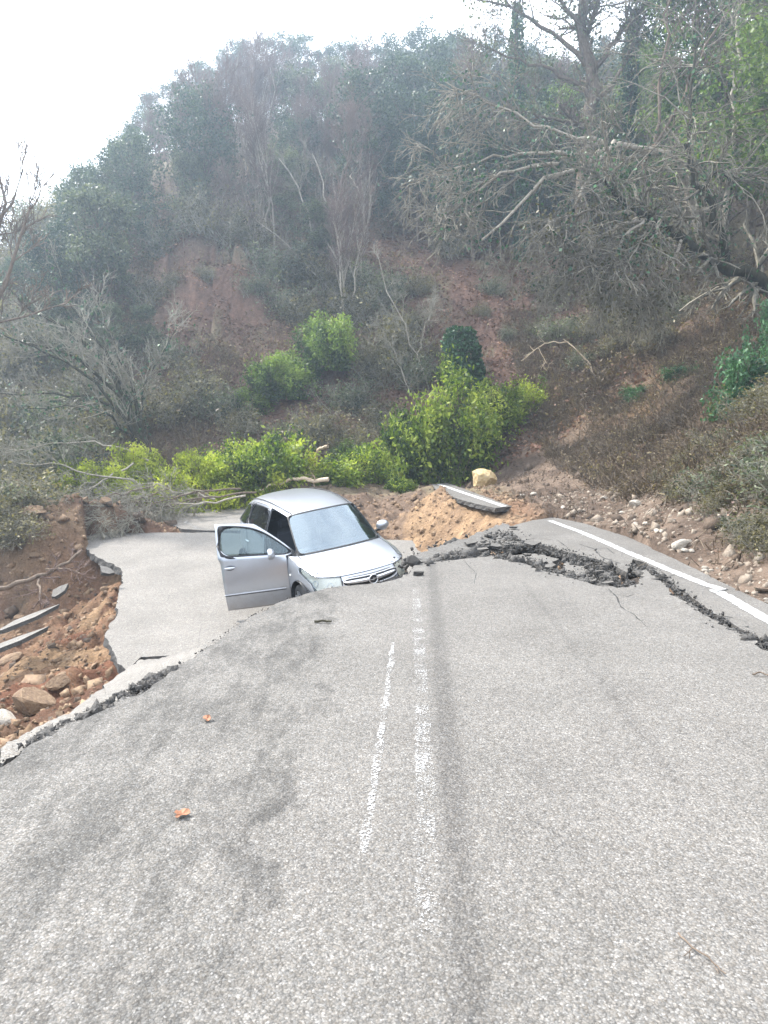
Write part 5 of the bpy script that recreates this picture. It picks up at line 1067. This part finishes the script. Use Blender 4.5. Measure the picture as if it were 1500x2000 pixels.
for v_ in full.verts:
    if v_.is_boundary and abs(v_.co.y) > .5:
        for wx, wy in WHEELS:
            dx, dz = v_.co.x - wx, v_.co.z - .31; rr = math.hypot(dx, dz)
            if wy * v_.co.y > 0 and rr < .47 and v_.co.z > .215: v_.co.x = wx + dx / rr * .36; v_.co.z = .31 + dz / rr * .36
def extract(parts, name, parent, mats, solid=.018, off=None):
    bm = full.copy(); l_ = bm.faces.layers.int['part']
    bmesh.ops.delete(bm, geom=[f for f in bm.faces if f[l_] not in parts], context='FACES')
    for f in bm.faces: f.smooth = True; f.material_index = 0
    if off: 
        for v_ in bm.verts: v_.co += v_.normal * off
    # push the inner copy
    if solid:
        bm.normal_update(); vs = {v_: v_.normal.copy() for v_ in bm.verts}; outer = list(bm.faces)
        bnd = [e for e in bm.edges if e.is_boundary]; mp = {v_: bm.verts.new(v_.co - n * solid) for v_, n in vs.items()}
        for f in outer:
            k = bm.faces.new([mp[v_] for v_ in reversed(f.verts)]); k.material_index = len(mats) - 1; k.smooth = True
        for e in bnd:
            a, b_ = e.verts; l0 = e.link_loops[0] if e.link_loops else None
            try: k = bm.faces.new((a, b_, mp[b_], mp[a])); k.material_index = 0 if len(mats) == 1 else 0
            except ValueError: pass
        bmesh.ops.recalc_face_normals(bm, faces=bm.faces)
    me = bpy.data.meshes.new(name); bm.to_mesh(me); bm.free(); return link(name, me, parent, mats)
def loops_of(parts):
    """boundary polylines of a panel, as a thin dark gap"""
    l_ = lay; E_ = []
    for e in full.edges:
        k = [f[l_] in parts for f in e.link_faces]
        if k.count(True) == 1 and len(k) == 2: E_.append((e.verts[0], e.verts[1]))
    return E_
def seam(parts, name, parent, r_=.0045, keep=lambda c: True):
    E_ = [(a, b_) for a, b_ in loops_of(parts) if keep((a.co + b_.co) / 2)]
    if not E_: return None
    Pl = np.array([[a.co + a.normal * .001, b_.co + b_.normal * .001] for a, b_ in E_]); V_, F_ = tubes(Pl, np.full(Pl.shape[:2], r_), 4)
    return link(name, npmesh(name, V_, F_, True), parent, [M['seam']])
full.normal_update()
body = extract((0, 50), 'body', CAR, [M['paint'], M['black']])
extract((30,), 'bonnet', CAR, [M['paint'], M['black']])
rimw = extract((50,), 'windscreen_seal', CAR, [M['black']], .004, .002)
extract((40,), 'windscreen', CAR, [M['wind']], 0)
extract((43,), 'rear_window', CAR, [M['side']], 0)
dl = extract((11,), 'front_door', CAR, [M['paint'], M['black']]); extract((44,), 'window', dl, [M['side']], 0)
rdr = extract((12,), 'rear_door', CAR, [M['paint'], M['black']]); extract((42,), 'window', rdr, [M['side']], 0)
rdl = extract((13,), 'rear_door', CAR, [M['paint'], M['black']]); extract((45,), 'window', rdl, [M['side']], 0)
extract((46,), 'quarter_window', CAR, [M['side']], 0); extract((47,), 'quarter_window', CAR, [M['side']], 0)
def lamp_ring(par, sy_):
    P0_ = [f.calc_center_median() for f in full.faces if f[lay] == (20 if sy_ < 0 else 21)]; P0_.sort(key=lambda q: abs(q.y))
    for u_ in (.35, .68):
        c_ = P0_[int(len(P0_) * u_)]; f_ = min((f for f in full.faces if f[lay] == (20 if sy_ < 0 else 21)), key=lambda f: (f.calc_center_median() - Vector((c_.x, c_.y, .70))).length); n_ = f_.normal; c_ = f_.calc_center_median() - n_ * .012
        a_, b_ = n_.orthogonal().normalized(), n_.cross(n_.orthogonal()).normalized(); Pl = np.array([[c_ + (a_ * math.cos(q) + b_ * math.sin(q)) * .045 for q in np.linspace(0, 6.2832, 25)]])
        link('lamp_ring', npmesh('lamp_ring', *tubes(Pl, np.full((1, 25), .006), 6), True), par, [M['chrome']])
for p in (20, 21):
    hl = extract((p,), 'headlight', CAR, [M['refl']], 0, -.03); sy_ = -1 if p == 20 else 1; lamp_ring(hl, sy_); extract((p,), 'lens', hl, [M['lens']], 0)
t = NT('tail_lamp_red'); t.base((.35, .02, .02)); t.rough(.25); M['tail'] = t.m
for p in (22, 23): extract((p,), 'tail_light', CAR, [M['tail']], .02, .003)
seam((20,), 'headlight_gap', CAR, .006); seam((21,), 'headlight_gap', CAR, .006); seam((30,), 'bonnet_gap', CAR); seam((12, 42), 'door_gap', CAR); seam((13, 45), 'door_gap', CAR); seam((11, 44), 'door_gap', CAR)
for p in (42, 45): seam((p,), 'window_rubber', CAR, .009)
for p in (46, 47): seam((p,), 'window_rubber', CAR, .008)
# the open front door, hinged at its leading edge
HX, HY = .80, -.84
door = extract((10,), 'front_door', CAR, [M['paint'], M['black']], .035); door['label'] = 'open front door seen from its outer side'
dg_ = extract((41,), 'window', door, [M['doorglass']], .004)
wr = seam((41,), 'window_rubber', door, .012)
kids = [dg_, wr]
def sub(name, me, mats, smooth=True): o = link(name, me, door, mats); kids.append(o); return o
def ell(c, rx, ry, rz, seg=20, cutx=None):
    bm = bmesh.new(); bmesh.ops.create_uvsphere(bm, u_segments=seg, v_segments=seg // 2, radius=1)
    for v_ in bm.verts:
        x, y, z = v_.co
        if cutx is not None and x < cutx: x = cutx
        v_.co = (c[0] + x * rx, c[1] + y * ry, c[2] + z * rz)
    for f in bm.faces: f.smooth = True
    me = bpy.data.meshes.new('ell'); bm.to_mesh(me); bm.free(); return me
def bxm(c, s, bev=.01, name='box'):
    bm = bmesh.new(); bmesh.ops.create_cube(bm, size=1)
    for v_ in bm.verts: v_.co = (c[0] + v_.co.x * s[0], c[1] + v_.co.y * s[1], c[2] + v_.co.z * s[2])
    if bev: bmesh.ops.bevel(bm, geom=list(bm.edges), offset=bev, segments=3, affect='EDGES')
    for f in bm.faces: f.smooth = False
    me = bpy.data.meshes.new(name); bm.to_mesh(me); bm.free(); return me
sub('mirror', ell((.60, -.965, 1.065), .075, .115, .085, cutx=-.35), [M['paint']]); sub('mirror_foot', bxm((.60, -.87, 1.0), (.06, .10, .03)), [M['black']])
sub('handle', ell((-.03, -.878, .90), .085, .028, .022), [M['paint']]); sub('handle_recess', ell((-.03, -.862, .897), .075, .012, .036), [M['seam']])
# trim strip along the door, and a dark tube painting its shadow below
def side_y(x, z):
    best = min((v_ for v_ in full.verts if v_.co.y < -.5 and abs(v_.co.x - x) < .1), key=lambda v_: (v_.co.x - x) ** 2 + (v_.co.z - z) ** 2); return best.co.y
def strip(zc, x0, x1, w_, out, mat, name, parent):
    n = 12; Pl = np.array([[(x, side_y(x, zc) - out, zc) for x in np.linspace(x0, x1, n)]]); V_, F_ = tubes(Pl, np.full((1, n), w_), 6); return link(name, npmesh(name, V_, F_, True), parent, [mat])
kids.append(strip(.475, .76, -.17, .010, .004, M['paint'], 'rubbing_strip', door)); kids.append(strip(.455, .76, -.17, .004, .004, M['seam'], 'strip_shadow', door))
OPEN = R(67)
Dm = Matrix.Translation((HX, HY, 0)) @ Matrix.Rotation(OPEN, 4, 'Z') @ Matrix.Translation((-HX, -HY, 0))
for o in [door] + kids: o.data.transform(Dm); o.data.update()
# door card and seal on the inner side belong to the door too
for sy in (1, -1):
    if sy > 0: link('mirror', ell((.60, .965, 1.065), .075, .115, .085, cutx=-.35), CAR, [M['paint']]); link('mirror_foot', bxm((.60, .87, 1.0), (.06, .10, .03)), CAR, [M['black']])
for x0, y0 in ((-.98, -.868), (-.10, .872), (-.98, .868)): link('handle', ell((x0, y0, .90), .105, .024, .022), CAR, [M['paint']])
link('indicator', ell((.92, -.835, .70), .03, .012, .016), CAR, [M['refl']])
# grille: dark slot, chrome bar, round emblem
def fascia(y, z, out=.0):
    v_ = min((v_ for v_ in full.verts if v_.co.x > 1.5 and abs(v_.co.y) < .75), key=lambda v_: (v_.co.y - y) ** 2 + (v_.co.z - z) ** 2); return v_.co.x + out
def slot(y0, y1, z0, z1, out, mat, name, taper=.06, n=24):
    bm = bmesh.new(); A = []; B = []
    for i in range(n + 1):
        u = i / n; y = y0 + (y1 - y0) * u; e = abs(2 * u - 1) ** 6; zc = (z0 + z1) / 2 + .02 * abs(2 * u - 1) ** 2; h = (z1 - z0) / 2 * (1 - .75 * e)
        X0 = 2.02 - .30 * y * y - .10 * y ** 4; 
        A.append([bm.verts.new((X0 + out - (.02 if k in (0, 3) else 0) + (-.05 if k >= 4 else 0) - (zz > 0) * .012, y, zc + h * zz)) for k, zz in enumerate((-1, -.8, .8, 1, 1, -1))])
    for i in range(n):
        for k in range(6): bm.faces.new((A[i][k], A[i + 1][k], A[i + 1][(k + 1) % 6], A[i][(k + 1) % 6]))
    bm.faces.new(A[0]); bm.faces.new(A[-1][::-1]); bmesh.ops.recalc_face_normals(bm, faces=bm.faces)
    for f in bm.faces: f.smooth = True
    me = bpy.data.meshes.new(name); bm.to_mesh(me); bm.free(); return me
gr = link('grille', slot(-.43, .43, .625, .765, -.012, M['black'], 'grille'), CAR, [M['black']])
def ringpath(y0, y1, z0, z1, out, rad):
    P_ = []
    for i in range(72):
        a = i / 72 * 6.2832; cy, cz = math.cos(a), math.sin(a); y = (y0 + y1) / 2 + (y1 - y0) / 2 * math.copysign(abs(cy) ** .35, cy); u = (y - y0) / (y1 - y0); z = (z0 + z1) / 2 + .02 * abs(2 * u - 1) ** 2 + (z1 - z0) / 2 * math.copysign(abs(cz) ** .6, cz)
        P_.append((2.02 - .30 * y * y - .10 * y ** 4 + out, y, z))
    P_.append(P_[0]); Pl = np.array([P_]); return tubes(Pl, np.full(Pl.shape[:2], rad), 6)
link('frame', npmesh('frame', *ringpath(-.43, .43, .625, .765, .0, .008), True), gr, [M['chrome']])
link('bar', slot(-.41, .41, .678, .728, .012, M['chrome'], 'bar'), gr, [M['chrome']])
em = link('emblem', ell((2.035, 0, .702), .014, .062, .062), gr, [M['black']])
Pl = np.array([[(2.05, .066 * math.cos(a), .702 + .066 * math.sin(a)) for a in np.linspace(0, 6.2832, 33)]]); er = npmesh('ring', *tubes(Pl, np.full(Pl.shape[:2], .0085), 6), True)
bm = bmesh.new(); bm.from_mesh(er)
zz = [(-.062, -.006), (.004, .012), (.0, .003), (.062, .006), (-.004, -.012), (.0, -.003)]
zz = [(.064, .004), (-.012, .016), (-.004, .003), (-.064, -.004), (.012, -.016), (.004, -.003)]
f1 = [bm.verts.new((2.056, y, .702 + z)) for y, z in zz]; f2 = [bm.verts.new((2.044, y, .702 + z)) for y, z in zz]; bm.faces.new(f1); bm.faces.new(f2[::-1])
for i in range(6): bm.faces.new((f1[i], f1[(i + 1) % 6], f2[(i + 1) % 6], f2[i]))
bm.to_mesh(er); bm.free(); link('emblem_ring', er, gr, [M['chrome']])
link('lower_intake', slot(-.55, .55, .30, .44, .035, M['black'], 'intake'), CAR, [M['black']]); link('number_plate', bxm((2.075, 0, .50), (.012, .5, .105), .003), CAR, [plain('number_plate', (.75, .75, .73), .4)])
# wipers, roof seams, aerial
for y0, y1, z_ in ((.45, -.20, 1.03), (-.05, -.58, 1.03)):
    Pl = np.array([[(1.075 - .25 * y * y, y, 1.052 - .09 * y * y + .015 * k) for k, y in enumerate(np.linspace(y0, y1, 8) * 1.0)]]); Pl[0, :, 2] = 1.055 - .10 * Pl[0, :, 1] ** 2; Pl[0, :, 0] = 1.085 - .32 * Pl[0, :, 1] ** 2
    link('wiper', npmesh('wiper', *tubes(Pl, np.full((1, 8), .008), 5), True), CAR, [M['black']])
for sy in (1, -1):
    Pl = np.array([[(x, sy * y, z) for x, y, z in ((.40, .50, 1.507), (.0, .533, 1.562), (-.4, .540, 1.585), (-.8, .535, 1.583), (-1.2, .523, 1.555), (-1.5, .505, 1.505))]])
    u = np.linspace(0, 5, 24); Pl = np.stack([np.interp(u, range(6), Pl[0, :, k]) for k in range(3)], 1)[None]; link('roof_strip', npmesh('roof_strip', *tubes(Pl, np.full((1, 24), .007), 5), True), CAR, [M['seam']])
# wheels
def torus(r0, r1, squash=1.0):
    bm = bmesh.new(); n, m = 40, 14; rows = []
    for i in range(n):
        a = i / n * 6.28318; rows.append([])
        for j in range(m):
            b_ = j / m * 6.28318; rr = r0 + r1 * math.copysign(abs(math.cos(b_)) ** .6, math.cos(b_)); yy = squash * math.copysign(abs(math.sin(b_)) ** .6, math.sin(b_)); rows[-1].append(bm.verts.new((rr * math.cos(a), yy, rr * math.sin(a))))
    for i in range(n):
        for j in range(m): bm.faces.new((rows[i][j], rows[(i + 1) % n][j], rows[(i + 1) % n][(j + 1) % m], rows[i][(j + 1) % m])).smooth = True
    bmesh.ops.recalc_face_normals(bm, faces=bm.faces); me = bpy.data.meshes.new('tyre'); bm.to_mesh(me); bm.free(); return me
def rimmesh():
    bm = bmesh.new(); bmesh.ops.create_cone(bm, cap_ends=True, segments=36, radius1=.19, radius2=.19, depth=.10, matrix=Matrix.Rotation(R(90), 4, 'X'))
    for k in range(7):
        a = k / 7 * 6.283; m = Matrix.Rotation(a, 4, 'Y') @ Matrix.Translation((.11, -.075, 0)) @ Matrix.Diagonal((.20, .05, .045, 1)); bmesh.ops.create_cube(bm, size=1, matrix=m)
    bmesh.ops.create_cone(bm, cap_ends=True, segments=20, radius1=.05, radius2=.06, depth=.20, matrix=Matrix.Rotation(R(90), 4, 'X')); me = bpy.data.meshes.new('rim'); bm.to_mesh(me); bm.free(); return me
ty, rm = torus(.245, .06, .092), rimmesh(); ty.materials.append(M['rubber']); rm.materials.append(M['rim'])
for wx, wy in WHEELS:
    wo = bpy.data.objects.new('wheel', ty); C.objects.link(wo); wo.parent = CAR; wo.location = (wx, wy * 1.07, .30); wo.rotation_euler = (0, 0, 0 if wy < 0 else math.pi)
    if wx > 0: wo.rotation_euler.z += R(-6)
    ro_ = bpy.data.objects.new('rim', rm); C.objects.link(ro_); ro_.parent = wo
    a = np.linspace(-.2, math.pi + .2, 24); Pl = np.array([[(wx + .36 * math.cos(q), wy * 1.0, .31 + .36 * math.sin(q)) for q in a]])
    bm = bmesh.new(); rw = [[bm.verts.new((p[0], wy * f_, p[2])) for f_ in (1.20, .7)] for p in Pl[0]]
    for i in range(len(rw) - 1): bm.faces.new((rw[i][0], rw[i + 1][0], rw[i + 1][1], rw[i][1]))
    me = bpy.data.meshes.new('liner'); bm.to_mesh(me); bm.free(); link('wheel_arch_liner', me, CAR, [M['black']])
# cabin
link('floor_pan', bxm((-.1, 0, .26), (3.3, 1.42, .06)), CAR, [M['dash']])
ds = link('dashboard', bxm((.86, 0, .88), (.44, 1.36, .24), .06), CAR, [M['dash']])
def seat(x, y, w_, name='seat'):
    s = link(name, bxm((x, y, .50), (.50, w_, .20), .06), CAR, [M['cloth']]); m_ = bxm((0, 0, .30), (.14, w_ * .95, .62), .06); m_.transform(Matrix.Translation((x - .26, y, .52)) @ Matrix.Rotation(R(-14), 4, 'Y')); link('backrest', m_, s, [M['cloth']])
    n_ = 1 if w_ < .7 else 3
    for k in range(n_):
        m_ = bxm((0, 0, 0), (.09, .24, .18), .04); m_.transform(Matrix.Translation((x - .45, y + (k - (n_ - 1) / 2) * .42, 1.22))); link('headrest', m_, s, [M['cloth']])
seat(.10, -.36, .48); seat(.10, .36, .48); seat(-.95, 0, 1.25, 'rear_seat')
bm = bmesh.new(); bm.from_mesh(torus(.17, .014, .014)); m_ = bpy.data.meshes.new('sw'); bm.to_mesh(m_); bm.free(); m_.transform(Matrix.Translation((.60, .36, .98)) @ Matrix.Rotation(R(-65), 4, 'Y') @ Matrix.Rotation(R(90), 4, 'X')); link('steering_wheel', m_, CAR, [M['black']])
m_ = bxm((.62, 0, 1.40), (.03, .22, .06), .02); link('rear_view_mirror', m_, CAR, [M['black']])
m_ = bxm((-.20, -.735, .64), (.10, .03, .84), .01); link('door_pillar', m_, CAR, [M['paint']])

# ------------------------------------------------------------------ air
bm = bmesh.new(); bmesh.ops.create_cube(bm, size=1); me = bpy.data.meshes.new('haze'); bm.to_mesh(me); bm.free()
hz = link('haze', me); hz.scale = (1210, 1210, 85); hz.location = (0, 0, 7.4)
hm = bpy.data.materials.new('haze'); hm.use_nodes = True; hm.node_tree.nodes.clear(); ho = hm.node_tree.nodes.new('ShaderNodeOutputMaterial'); pv = hm.node_tree.nodes.new('ShaderNodeVolumePrincipled')
pv.inputs['Color'].default_value = (.66, .82, 1.0, 1); pv.inputs['Density'].default_value = .0036; pv.inputs['Anisotropy'].default_value = .6
hm.node_tree.links.new(pv.outputs[0], ho.inputs['Volume']); me.materials.append(hm); tag(hz, 'pale blue haze lying over the valley and hill', 'haze', kind='stuff')
